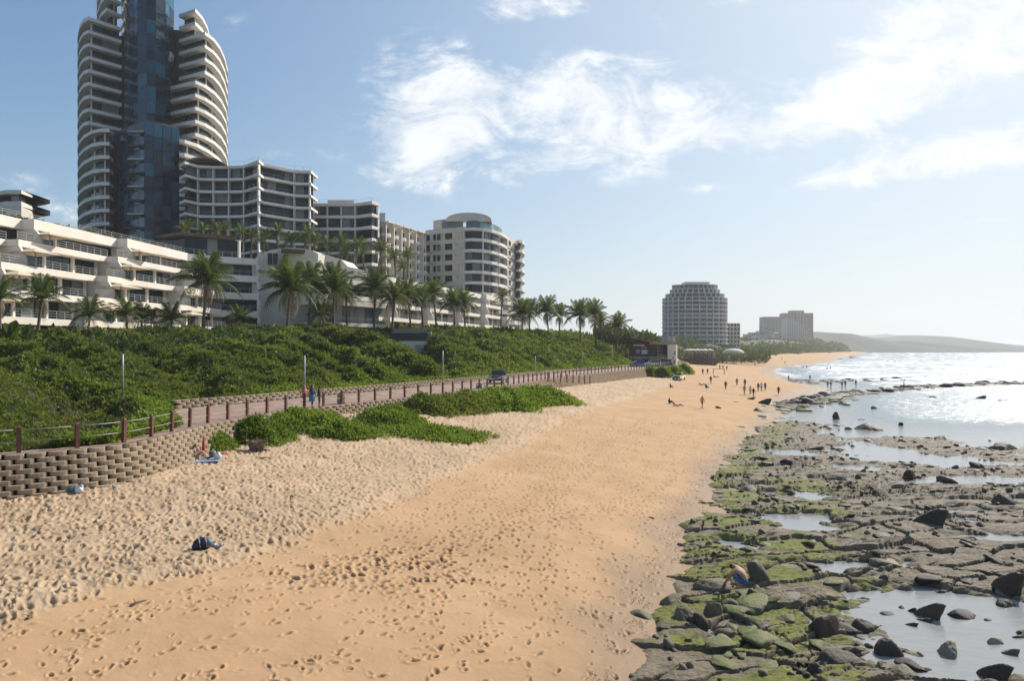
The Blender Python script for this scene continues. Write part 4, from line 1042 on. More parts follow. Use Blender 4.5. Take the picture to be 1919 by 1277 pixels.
for i, (p, z, a, k) in enumerate(AWN):
    if not (-40 < 959.5+F*p[0]/p[1] < 480): continue
    t_ = empty('square_awning', (p[0], p[1], z-.15), a, None, 'awning', 'cream square awnings along the terraces')
    col_ = ('roof', 'top-floor', 'second', 'third', 'lowest')[k]; pos = 'near' if p[1] < 92 else ('middle' if p[1] < 108 else 'far')
    t_['label'] = 'cream square awning under the %s band of the flats, at the %s bay' % (col_, pos)
    mb = MB(); r_ = 1.9; cz = .15; C_ = (0, -.6)
    cr = [(C_[0]-r_, C_[1]-r_, -.55), (C_[0]+r_, C_[1]-r_, -.55), (C_[0]+r_, C_[1]+r_, -.55), (C_[0]-r_, C_[1]+r_, -.55)]
    mb.add(cr+[(C_[0], C_[1], cz)]+[(x, y, z_-.06) for x, y, z_ in cr]+[(C_[0], C_[1], cz-.06)], [(0,1,4),(1,2,4),(2,3,4),(3,0,4),(6,5,9),(7,6,9),(8,7,9),(5,8,9),(0,5,6,1),(1,6,7,2),(2,7,8,3),(3,8,5,0)]); mb.build('canvas', CNV, t_)
    mb = MB(); mb.box(C_[0]-.04, C_[0]+.04, C_[1]-.04, C_[1]+.04, -2.0, cz-.05); mb.build('pole', RAILM, t_)
    mb = MB()
    for sx, sy in ((1, 1), (1, -1), (-1, 1), (-1, -1)): mb.tube([(C_[0], C_[1], cz-.1), (C_[0]+sx*r_*.97, C_[1]+sy*r_*.97, -.62)], .03, 4)
    mb.build('ribs', FRM, t_)
# planting on the roof of the flats
n = 900; s_ = rng.uniform(0, 1, n); P = np.stack([-71.6+s_*12.9-rng.uniform(0, 2.2, n), 58+s_*64, 26.15+rng.uniform(0, .35, n)], -1)
scatter('roof_planting', P, rng.uniform(.25, .45, n), CLD)
# ---- curved gable block
b = Bld('gable_block', (*P_(560, 128), 11), 'cream block with a curved sweeping roofline between the two runs of terraces')
prof = [(472,640),(472,492),(484,479),(505,470),(528,466),(548,465),(565,466),(584,470),(596,476),(598,640)]
fr = [(*b.loc(P_(x, 127.5+(x-472)*.035)), Zp(y, 128+(x-472)*.035)-11) for x, y in prof]; bk = [(x+1.5, y+9, z) for x, y, z in fr]; n = len(fr)
mb = MB(); mb.add(fr+bk, [tuple(range(n))[::-1], tuple(range(n, 2*n))]+[(i, (i+1) % n, n+(i+1) % n, n+i) for i in range(n)]); b.put('wall', mb, CRM)
b.panes([P_(501,127.3), P_(521,127.9)], Zp(497,127.5), Zp(474,127.5), .0, .9, back=False)
b.panes([P_(531,128), P_(541,128.3)], Zp(494,128), Zp(476,128), .0, 1.2, DRK, back=False)
b.band([P_(528,127), P_(572,128.5)], Zp(472,128), Zp(467,128), 5, 'gable_shade', BRN)
mb = MB(); pr = [(590,555),(590,474),(606,476),(640,487),(652,500),(690,508),(724,516),(724,555)]; f_ = [(*b.loc(P_(x, 134+(x-590)*.05)), Zp(y, 134+(x-590)*.05)-11) for x, y in pr]; k_ = [(x+1, y+6, z) for x, y, z in f_]; n = len(f_)
mb.add(f_+k_, [tuple(range(n))[::-1], tuple(range(n, 2*n))]+[(i, (i+1) % n, n+(i+1) % n, n+i) for i in range(n)]); b.put('sweeping_parapet', mb, CRM)
S3 = [P_(592, 122), P_(640, 126), P_(724, 136)]
for y0, y1 in ((532, 524), (562, 532)): b.band([(x, y+(3 if y0 == 532 else 1.5)) for x, y in S3], Zp(y0,129), Zp(y0-8,129), 5, 'terrace_slab', WHT); b.panes([(x, y+(3 if y0 == 532 else 1.5)) for x, y in S3], Zp(y0+22,129), Zp(y0,129), 1.6, 2.0); b.rail([(x, y+(3 if y0 == 532 else 1.5)) for x, y in S3], Zp(y0-8,129), .9)
S3 = S3[:]
b.band(S3, Zp(612,126), Zp(605,126), 8, 'terrace_slab', WHT); b.panes(S3, Zp(605,126), Zp(572,126), 2.0, 1.9, GLS); b.band(S3, Zp(572,126), Zp(562,126), 8, 'terrace_slab', WHT); b.rail(S3, Zp(605,126), 1.0)
b.done()
# ---- second run of terraces
b = Bld('terraced_flats', (-22, 178, 11), 'white stepped flats running behind the palm row to the round-fronted tower')
sawtooth(b, (-41, 133), (-4.5, 224), 26.0, 5, 17, 1.6, 1.7, 4.2, brise=False, glassw=2.3)
b.band([(-42.5, 133), (-6.6, 225)], 10, 25.8, 1., 'back_wall', DRK); b.band([(-42, 133), (-6.0, 225)], 25.2, 25.95, 18., 'roof_deck', GREY)
E3 = [(-5.2, 222), (-1.5, 226), (0.5, 231), (0, 240)]
for k in range(5):
    z = 25.0-3.3*k; q = offs(E3, -1.4*k); b.band(q, z-1.2, z, 8, 'terrace_slab', WHT); b.panes(q, z-3.3, z-1.2, 1.6, 2.2)
b.done()
n = 700; s_ = rng.uniform(0, 1, n); P = np.stack([-42+s_*36-rng.uniform(.5, 3, n), 133+s_*92, 26.1+rng.uniform(0, .3, n)], -1)
scatter('roof_planting', P, rng.uniform(.3, .5, n), CLD)
# garden deck that carries the upper row of palms
mb = MB(); mb.prism([(-96, 135), (-60, 135), (-43, 140), (-26, 178), (-26, 196), (-96, 196)], 20, 24.4); mb.build('garden_terrace', GREY, kind='structure')
n = 1800; P = np.stack([rng.uniform(-92, -36, n), rng.uniform(139, 166, n), 24.6+rng.uniform(0, .5, n)], -1); scatter('garden_planting', P, rng.uniform(.5, .9, n), CLD)
# ---- small house behind, far left
b = Bld('rounded_house', (*P_(25, 150), 20), 'small white house with a rounded flat roof peeping over the flats, far left', 'house')
q = [P_(x, D) for x, D in ((-40,150),(10,144),(40,144),(60,148),(70,156))]
b.band(q, Zp(369,147), Zp(362,147), 10, 'roof', WHT); b.panes(q, Zp(382,147), Zp(370,147), 1.2, 2.2); b.band(q, Zp(392,147), Zp(383,147), 10, 'floor_slab', WHT); b.solid([P_(0,150), P_(50,150), P_(50,160), P_(0,160)], 20, Zp(372,147), 'wall', WHT); b.band(q, 20, Zp(392,147)-.0, 2, 'wall', CRM); b.done()
# ---- doorway kiosk in the hillside
b = Bld('hillside_entrance', (*P_(780, 122), 6.4), 'small white entrance with a grey door cut into the green slope below the palms', 'entrance')
q = [P_(752, 118.6), P_(801, 119.4)]
b.band(q, 6.2, Zp(640,121), .3, 'wall', WHT); b.band([P_(730,118.9), P_(801,119.8)], Zp(640,121), Zp(625,121), 7, 'roof_slab', mat('dark_roof', (.05,.048,.045), .8)); b.panes([P_(777,119.0), P_(793,119.3)], 7.0, Zp(646,121), -.06, 3, GREY, back=False, name='door')
b.band([P_(736,124), P_(800,126)], Zp(625,123), Zp(616,123), .3, 'glass_strip', GLS); b.solid([P_(801,122), P_(808,122), P_(812,134), P_(801,134)], 6, Zp(622,122), 'side_wall', GREY); b.done()
# ---- far oval tower
b = Bld('oval_tower', (*P_(1302, 540), 12), 'wide oval apartment tower ringed with thin white balconies, beyond the clubhouse', 'tower')
def ring(rx, ry, n=26): return [(b.o[0]-rx*cos(a), b.o[1]-ry*sin(a)) for a in np.linspace(-.5, pi+.5, n)]
tiers = [(25.8, 15)]*11+[(23.5, 13.5), (20.0, 12), (18.2, 11)]
for k, (rx, ry) in enumerate(tiers):
    z = 12+k*3.3+1
    pl = [(b.o[0]+rx*cos(a), b.o[1]+ry*sin(a)) for a in np.linspace(0, 2*pi, 40, endpoint=False)]
    b.solid(pl, z, z+.55, 'floor_slab', FARW)
    pl = [(b.o[0]+(rx-1.7)*cos(a), b.o[1]+(ry-1.7)*sin(a)) for a in np.linspace(0, 2*pi, 40, endpoint=False)]
    b.solid(pl, z+.55, z+3.3, 'window_wall', GLS)
    mb = MB()
    for a in np.linspace(pi*1.0, 2*pi, 15):
        p, q = (rx-2.2)*cos(a), (ry-2.2)*sin(a); p2, q2 = (rx-.3)*cos(a), (ry-.3)*sin(a); mb.beam((p, q, z-12+.55), (p2, q2, z-12+.55), .35 if k % 2 else .7, 2.75)
    b.put('partition_walls', mb, FARW)
    if k < 11:
        mb = MB(); pl = [(rx*cos(a)*.995, ry*sin(a)*.995) for a in np.linspace(pi, 2*pi, 20)]
        for p, q in zip(pl[:-1], pl[1:]): mb.beam((*p, z-12+.55), (*q, z-12+.55), .08, .55)
        b.put('parapet', mb, RAILM)
b.solid([(b.o[0]+x, b.o[1]+y) for x, y in ((-9, -6), (10, -6), (10, 6), (-9, 6))], 58, 61.8, 'roof_room', FARW)
b.solid([(b.o[0]+18.2*cos(a), b.o[1]+11*sin(a)) for a in np.linspace(0, 2*pi, 30, endpoint=False)], 59.2, 59.6, 'roof', FARW); b.done()
# ---- far blocks
def farblock(name, x0, x1, D, yt, zb, label, m, fl, bays, cat='building', depth=30, side=None):
    b = Bld(name, (*P_((x0+x1)/2, D), zb), label, cat, limit=120); zt = Zp(yt, D)
    A_, B_ = P_(x0, D), P_(x1, D); b.solid([A_, B_, (B_[0]+6, B_[1]+depth), (A_[0]+2, A_[1]+depth)], zb, zt, 'wall', m)
    fh = (zt-zb)/fl
    for k in range(fl):
        for i in range(bays):
            w = (B_[0]-A_[0])/bays; mb = MB(); x = A_[0]-b.o[0]+w*(i+.22); mb.box(x, x+w*.56, A_[1]-b.o[1]-.25, A_[1]-b.o[1]+.2, k*fh+fh*.3, k*fh+fh*.85); b.put('window', mb, DRK)
        if k % 1 == 0:
            mb = MB(); mb.box(A_[0]-b.o[0], B_[0]-b.o[0], A_[1]-b.o[1]-1.2, A_[1]-b.o[1]-.0, k*fh, k*fh+fh*.16); b.put('floor_band', mb, m)
    b.done(); return b
PINK = mat('brick_render', (.36, .25, .19), .85, .12, .1); FGR = mat('far_grey', (.33, .32, .31), .85, .1, .1)
farblock('apartment_block', 1362, 1387, 560, 606, 10, 'plain white block right beside the oval tower', FARW, 6, 4)
farblock('apartment_block', 1431, 1474, 1400, 594, 18, 'flat grey block on the far headland with its top in shade', FGR, 13, 8)
bb = farblock('apartment_block', 1469, 1524, 1500, 587, 18, 'tallest brown block on the far headland with a roof tank', PINK, 17, 9)
mb = MB(); mb.box(-14, 14, 4, 24, Zp(587, 1500)-18, Zp(582, 1500)-18); mb.build('roof_room', PINK, bb.r)
for x0, x1, yt in ((1475,1487,597),(1487,1497,602),(1497,1508,609),(1508,1517,617)):
    farblock('stepped_block', x0, x1, 1340+(x0-1475)*.3, yt, 16, 'white headland block before the brown one, at the %s step down' % {597:'first', 602:'second', 609:'third', 617:'last'}[yt], FARW, 12, 3)
# ------------------------------------------------------------------ far houses, hills, woods
rs = random.Random(5)
HM = [FARW, CRM, WHT, FGR]
for i in range(44):
    x = rs.uniform(1386, 1536); D = np.interp(x, [1386, 1536], [850, 1900])+rs.uniform(-60, 160); yb = 650-(rs.random()**1.1)*32*(1 if x > 1420 else .6)*(1.0 if x < 1505 else .55)
    X_ = (x-959.5)/F*D; z = Zp(yb, D); w = rs.uniform(5, 11)*D/800; h = rs.uniform(3.2, 6)*D/800
    e = empty('hillside_house', (X_, D, z), rs.uniform(-.5, .5), 'one of the small pale houses crowded on the far hillside above the beach', 'house', 'houses on the far hillside')
    mb = MB(); mb.box(-w/2, w/2, 0, w*.8, -6, h); mb.build('wall', rs.choice(HM), e)
    mb = MB()
    if i % 3: mb.box(-w/2-.4, w/2+.4, -.5, w*.8+.4, h, h+.5)
    else: mb.prism([(-w/2-.4, -.4), (w/2+.4, -.4), (w/2+.4, w*.8), (-w/2-.4, w*.8)], h, h+2.2, [(-w*.3, w*.25), (w*.3, w*.25), (w*.3, w*.45), (-w*.3, w*.45)])
    mb.build('roof', BRN if i % 3 == 0 else FARW, e)
    for k in range(3):
        mb = MB(); mb.box(-w/2+w*(k*.31+.08), -w/2+w*(k*.31+.27), -.12, .1, h*.35, h*.8); mb.build('window', DRK, e)
def wood(name, n, x0, x1, D0, D1, top, sz, col=CLD, base=None):
    D = D0+(D1-D0)*rng.uniform(0, 1, n); px = rng.uniform(x0, x1, n); X_ = (px-959.5)/F*D
    q = rng.uniform(0, 1, n); zt = top(px, D); z = zt*q**.6 if base is None else base+(zt-base)*q**.6
    k = X_ < xi(D)-1
    scatter(name, np.stack([X_, D, z], -1)[k], rng.uniform(.6, 1.3, n)[k]*sz, col)
def wood2(name, n, D0, D1, w, ytop, sz, col=CLD, near=1.):
    D = D0*(D1/D0)**rng.uniform(0, 1, n); q = rng.uniform(0, 1, n); X_ = xi(D)-near-q*w*D/500; yt = ytop(D)
    zt = (CAMZ+(655-yt)/F*D)*(.35+.65*np.minimum(1, q*2.2+.1))*(.85+.3*vn(X_*.03, D*.03, 5)); z = 2.5+(zt-2.5)*rng.uniform(0, 1, n)**.6
    scatter(name, np.stack([X_, D, z], -1), rng.uniform(.6, 1.3, n)*sz*D/500, col)
wood('coastal_thicket', 5200, 1120, 1250, 205, 330, lambda p, D: 9+np.interp(p, [1120, 1180, 1260], [50, 34, 16])*D/F*.8, 1.8)
wood2('coastal_thicket', 6000, 300, 640, 60, lambda D: np.interp(D, [300, 640], [632, 640]), 3.0)
wood2('coastal_thicket', 7000, 600, 1300, 75, lambda D: np.interp(D, [600, 1300], [639, 644]), 3.2)
wood2('coastal_thicket', 5000, 1200, 2600, 60, lambda D: np.interp(D, [1200, 2600], [641, 650]), 3.4)
fm = mat('far_hill_green', (.030, .045, .032), .95, .25, .004)
def ridge(name, pts, D, dep, seed):
    xs = np.linspace(pts[0][0], pts[-1][0], 90); top = np.interp(xs, *zip(*pts)); r = np.linspace(-1, 1, 15)
    XX = ((xs-959.5)/F*D)[None, :]*np.ones(15)[:, None]; YY = D+r[:, None]*dep+0*XX; hgt = CAMZ+(655-top)/F*D
    ZZ = (hgt[None, :]+1.2)*np.cos(r[:, None]*pi/2)**1.0*(1+.10*vn(XX*.006, YY*.006, seed)+.05*vn(XX*.02, YY*.02, seed))-1.2
    link(name, gridmesh(name, XX, YY, ZZ, fm), kind='structure')
ridge('hills', [(1380,640),(1440,625),(1495,628),(1520,622),(1545,624),(1560,628),(1590,632),(1610,640),(1660,650),(1700,657)], 2300, 500, 1)
ridge('hills', [(1560,655),(1600,640),(1650,633),(1690,629),(1720,633),(1750,640),(1800,650),(1830,657)], 3400, 900, 2)
ridge('hills', [(1500,640),(1540,634),(1580,630),(1640,628),(1690,634),(1740,641),(1780,648),(1820,654),(1840,657)], 6200, 1500, 3)
ridge('hills', [(1600,657),(1640,652),(1670,640),(1700,643),(1740,647),(1790,648),(1830,654),(1850,658)], 2600, 600, 4)
# ------------------------------------------------------------------ boulders
def rockmesh(seed, flat=1., sub=4, ang=12):
    import bmesh
    rs = np.random.default_rng(seed); bm = bmesh.new(); bmesh.ops.create_icosphere(bm, subdivisions=sub, radius=1)
    co = np.array([v.co[:] for v in bm.verts]); d = co/np.linalg.norm(co, axis=1)[:, None]
    nn = rs.normal(size=(ang, 3)); nn[:3, 2] = np.abs(nn[:3, 2])+1.2; nn /= np.linalg.norm(nn, axis=1)[:, None]; h = rs.uniform(.55, .95, ang)
    q = np.clip(d@nn.T, .08, None); r = h/q; r = -np.log(np.exp(-9*np.clip(r, 0, 2.2)).sum(1))/9
    r = r*(1+.05*fbm(d[:, 0]*3+d[:, 2]*2+seed, d[:, 1]*3-d[:, 2], 3, seed)+.018*fbm(d[:, 0]*11+seed, d[:, 1]*11+d[:, 2]*9, 3, seed+5)-.02*np.abs(vn(d[:, 0]*2, d[:, 2]*9+seed, 6)))
    co = d*r[:, None]; co[:, 2] *= flat; mx = np.abs(co[:, :2]).max(0); co[:, 0] /= mx[0]; co[:, 1] /= mx[1]; co[:, 2] /= np.abs(co[:, 2]).max()
    for v, c in zip(bm.verts, co): v.co = c
    me = bpy.data.meshes.new('boulder'); bm.to_mesh(me); bm.free(); me.polygons.foreach_set('use_smooth', [True]*len(me.polygons)); return me
DBK = bpy.data.materials.new('dark_boulder'); DBK.use_nodes = True
def darkrock(m, a, b_, mo):
    t = m.node_tree; b = t.nodes['Principled BSDF']; g = t.nodes.new('ShaderNodeTexCoord'); ge = t.nodes.new('ShaderNodeNewGeometry'); P = ge.outputs['Position']
    n1 = noise(t, P, 1.6, 6, .65); n2 = noise(t, P, 14, 6, .7); s3 = t.nodes.new('ShaderNodeSeparateXYZ'); t.links.new(ge.outputs['Normal'], s3.inputs[0]); nz = N(t, s3.outputs[2])
    oi = t.nodes.new('ShaderNodeObjectInfo'); k = N(t, oi.outputs['Random'])
    c = mix(t, (n1*.8+k*.4).ss(.35, .95), a, b_); c = mix(t, n2.ss(.5, .75)*.5, c, tuple(x*.4 for x in a))
    if mo: c = mix(t, (n1*1.4+nz*.7-1.05).ss(.0, .35)*mo, c, mix(t, n2.ss(.35, .7), (.13, .15, .012), (.06, .07, .012)))
    t.links.new(c, b.inputs['Base Color']); b.inputs['Roughness'].default_value = .6; b.inputs['Specular IOR Level'].default_value = .3
    bn = t.nodes.new('ShaderNodeBump'); bn.inputs['Strength'].default_value = .8; bn.inputs['Distance'].default_value = .05
    t.links.new((n2+noise(t, P, 5, 5, .7)).k, bn.inputs['Height']); t.links.new(bn.outputs[0], b.inputs['Normal'])
darkrock(DBK, (.042, .031, .024), (.10, .074, .054), 0)
MBK = bpy.data.materials.new('mossy_boulder'); MBK.use_nodes = True; darkrock(MBK, (.10, .085, .065), (.16, .135, .10), .9)
TBK = bpy.data.materials.new('tan_boulder'); TBK.use_nodes = True; darkrock(TBK, (.20, .165, .125), (.30, .25, .19), 0)
GBK = bpy.data.materials.new('grey_boulder'); GBK.use_nodes = True; darkrock(GBK, (.11, .086, .06), (.19, .15, .105), .25)
RK = [rockmesh(s) for s in range(40, 49)]
for me in RK: me.materials.append(DBK)
def boulder(x, y, w, h, label, m=DBK, z0=None, group=None, k=None, dpt=None, rz=None, name='boulder'):
    """x,y: where its foot is seen; w,h: apparent width and height"""
    D = 20.
    zg = .0
    for _ in range(4):
        zg = .0 if z0 is None else z0
        D = (CAMZ-zg)*F/(y-655)
        if z0 is None: zg = max(0, shelfz((x-959.5)/F*D, D) if D < 110 else 0); zs = float(sandz(np.array((x-959.5)/F*D), np.array(D))) if (x-959.5)/F*D < xw(D)+.5 else 0; zg = max(zg, zs); D = (CAMZ-zg)*F/(y-655)
    X_ = (x-959.5)/F*D; wm = w/F*D; hm = max(.06, (h/F*D-.12*wm)/.95); dm = dpt or wm*.8
    o = link(name, RK[(k if k is not None else int(x+y)) % len(RK)], loc=(X_, D+dm*.4, zg-.05), rot=(0, 0, rz if rz is not None else (int(x*7) % 100)/100*1.2-.6), scale=(wm/2, dm/2, hm*1.3))
    o.material_slots[0].link = 'OBJECT'; o.material_slots[0].material = m
    tag(o, label, 'rock', group); return o
for a in ((1753,990,66,38,'dark cube-like boulder alone on the flat shelf beside a bright pool'),
 (1200,1162,76,30,'flat grey boulder, outermost on the sand in front of the crouching man',GBK),(1284,1168,80,56,'ridged dark boulder leaning up, tallest of the cluster below the crouching man',GBK),
 (1266,1130,56,28,'rounded grey boulder tucked behind the ridged one',GBK),(1338,1110,76,30,'flat-topped boulder the crouching man reaches over, on its sand side',GBK),
 (1374,1141,66,32,'pointed wedge boulder just below the crouching man',GBK),(1434,1094,56,38,'smooth olive boulder right behind the crouching man',MBK),(1338,1158,40,24,'small grey rock between the ridged boulder and the wedge',GBK),
 (1320,1172,36,22,'small black rock wedged under the ridged boulder'),(1557,1200,76,38,'dark slab-topped boulder left of the black shadowed one'),(1621,1184,46,42,'black shadowed boulder standing on a wet shelf edge'),
 (1675,1236,90,66,'largest near boulder, brown and rounded, beside the big tide pool'),(1577,1246,78,44,'broad brown boulder in front of the slab-topped one'),(1533,1270,58,50,'blocky brown boulder at the bottom edge of the picture'),
 (1751,1163,58,34,'brown rounded boulder in the pool, first of the pair side by side'),(1813,1163,60,34,'black boulder in the pool, second of the pair side by side'),(1667,1156,34,17,'small rounded rock at the pool edge left of the pair'),
 (1693,1143,20,10,'pebble-like rock behind the small rounded one in the pool'),(1711,1149,18,11,'tiny black rock nearest the brown pool boulder'),(1737,1168,34,12,'low rock in the pool under the brown boulder'),(1711,1176,28,11,'low wet rock in the pool above the largest boulder'),
 (1855,1166,20,14,'small black rock right of the pair in the pool'),(1789,1236,58,38,'pale flat rock lying in the middle of the big pool',TBK),(1869,1209,32,18,'small pale triangular rock in the big pool',TBK),(1899,1231,36,16,'grey oval rock by the pale triangular one',GBK),
 (1877,1280,66,38,'dark boulder at the bottom right corner of the picture'),(1847,1262,28,16,'low dark rock between the pale flat one and the corner boulder'),(1711,1278,84,26,'low brown rock cut by the bottom edge below the largest boulder',GBK),
 (1903,1110,64,40,'dark boulder cut by the right edge above the big pool'),(1895,1142,66,32,'rough black rock under the boulder cut by the right edge'),(1895,950,60,34,'black boulder on the shelf at the right edge, mid distance'),
 (1641,808,72,22,'long flat-topped dark boulder standing alone in the shallow water'),(1895,845,80,32,'massive dark boulder where shelf meets open water at the right edge'),(1571,786,17,13,'upright dark rock beside the long flat-topped boulder'),
 (1640,767,22,13,'round dark rock in the water behind the long flat-topped boulder'),(1592,806,26,13,'low dark rock touching the near end of the long boulder'),(1751,746,26,10,'flat black rock alone in the open shallows'),(1842,748,20,8,'small black rock in the shallows right of the flat one'),
 (1882,752,19,7,'tiny black rock in the shallows nearest the right edge'),(1861,724,32,10,'dark hump at the seaward end of the reef'),(1689,798,10,6,'very small rock in the water right of the long boulder'),(1619,788,29,8,'low wet rock just behind the long boulder'),
 (1713,896,28,16,'dark knobbly rock in the middle of the shelf'),(1780,907,44,20,'dark double-humped rock near the right of the shelf'),(1626,878,14,11,'small dark knob on the pale part of the shelf'),(1595,908,38,15,'long dark rock among the mossy slabs'),(1485,872,38,14,'dark rock at the mossy edge beside a thin pool'),
 (1436,758,30,13,'square-topped dark boulder alone on the sand near the walkers'),(1429,782,22,9,'small dark rock on the sand edge in front of the moss'),(1424,773,30,13,'green-topped rock at the very tip of the shelf',MBK),(1410,748,17,5,'flat dark rock at the feet of the black-clad walker'),
 (1381,754,21,5,'thin flat stone on the sand left of the square-topped boulder'),(1349,765,14,5,'flat brown stone on the sand behind the man in orange',GBK),(1383,800,34,4,'line of small washed-up stones on the sand',TBK),(1410,922,50,16,'mossy rock tongue reaching farthest onto the sand, mid shelf',GBK),
 (1345,938,30,9,'brown flat rock at the sandy end of the mossy tongue',GBK),(1350,1102,26,8,'small mossy stone next to the flat-topped boulder',MBK),(1492,1120,50,16,'low rounded rock in the sandy dip behind the mossy platform',TBK)):
    boulder(*a)
# scattered rocks and slabs
rs = random.Random(3); n_ = 0
while n_ < 140:
    x = rs.uniform(1330, 1960); y = 785+(rs.random()**1.7)*470
    D = 8.8*F/(y-655); X_ = (x-959.5)/F*D; d = X_-xw(D)
    if d < -.4 or d > 34: continue
    if rs.random() < .35 and d > 12: continue
    zz = shelfz(X_, D)
    if zz < -.12: continue
    sm = rs.uniform(.25, .8)*(1 if rs.random() < .85 else 1.5)*(1+.009*D)
    mossy = d < 5.5+rs.uniform(-1.5, 2)
    o = link('loose_rock', RK[rs.randrange(len(RK))], loc=(X_, D, zz+.04), rot=(rs.uniform(-.12, .12), rs.uniform(-.12, .12), rs.uniform(0, 3.1)), scale=(sm*.62, sm*.40, sm*rs.uniform(.14, .30)))
    o.material_slots[0].link = 'OBJECT'; o.material_slots[0].material = MBK if mossy else (DBK if rs.random() < .6 else GBK)
    tag(o, 'low moss-covered rock among many along the sandy edge of the shelf' if mossy else 'loose bare rock among many scattered over the wet shelf', 'rock', 'mossy rocks on the shelf' if mossy else 'bare rocks on the shelf'); n_ += 1
_c = bpy.data.collections.new('rubble')
for i in range(5):
    _m = rockmesh(60+i, .5, 2, 9); _m.materials.append(DBK if i % 2 else GBK); _c.objects.link(bpy.data.objects.new('rubble', _m))
_n = 1900; _d = rng.uniform(0, 1, _n)**1.3*38-.3; _y = 15*(5.6**rng.uniform(0, 1, _n)); _x = xw(_y)+_d; _k = (vn(_x*.35, _y*.35, 101) > .02) & (_x < .85*_y+2)
_x, _y = _x[_k], _y[_k]; _z = np.array([shelfz(a, b) for a, b in zip(_x, _y)]); _k = _z > -.06
scatter('rock_rubble', np.stack([_x, _y, _z+.01], -1)[_k], (rng.uniform(.035, .13, len(_x))*(1+_y*.022))[_k], _c)
def reef(pts, n, wid, smin, smax, hz, label, group, m=DBK, rnd=1):
    rs = random.Random(rnd)
    for i in range(n):
        u_ = rs.random(); seg = u_*(len(pts)-1); j = min(int(seg), len(pts)-2); f = seg-j
        x = pts[j][0]*(1-f)+pts[j+1][0]*f; y = pts[j][1]*(1-f)+pts[j+1][1]*f; D = 9*F/(y-655)+rs.gauss(0, wid); X_ = (x+rs.uniform(-6, 6)-959.5)/F*D; s_ = rs.uniform(smin, smax)
        o = link('reef_rock', RK[rs.randrange(len(RK))], loc=(X_, D, .1), rot=(0, 0, rs.uniform(-.5, 1.)), scale=(s_, s_*.7, s_*hz*rs.uniform(.5, 1.)))
        o.material_slots[0].link = 'OBJECT'; o.material_slots[0].material = m; tag(o, label, 'rock', group)
reef([(1470,762),(1540,748),(1600,738),(1700,729),(1790,724),(1860,720),(1950,717)], 180, 2.8, .8, 2.2, .5, 'dark rock in the long black reef that runs out into the sea', 'rocks of the long reef')
reef([(1430,775),(1480,768),(1530,758),(1600,752)], 34, 4.5, .6, 1.4, .26, 'low greenish rock where the long reef begins on the sand', 'rocks at the foot of the reef', MBK, 2)
reef([(1475,718),(1520,716),(1580,715),(1640,712),(1690,710)], 38, 4.5, .9, 2.0, .26, 'small dark rock in the far reef behind the bathers', 'rocks of the far reef', DBK, 3)
reef([(1560,674),(1590,672),(1600,668)], 12, 25, 2, 4, .25, 'dark rock at the far end of the bay', 'rocks at the far end of the bay', DBK, 4)
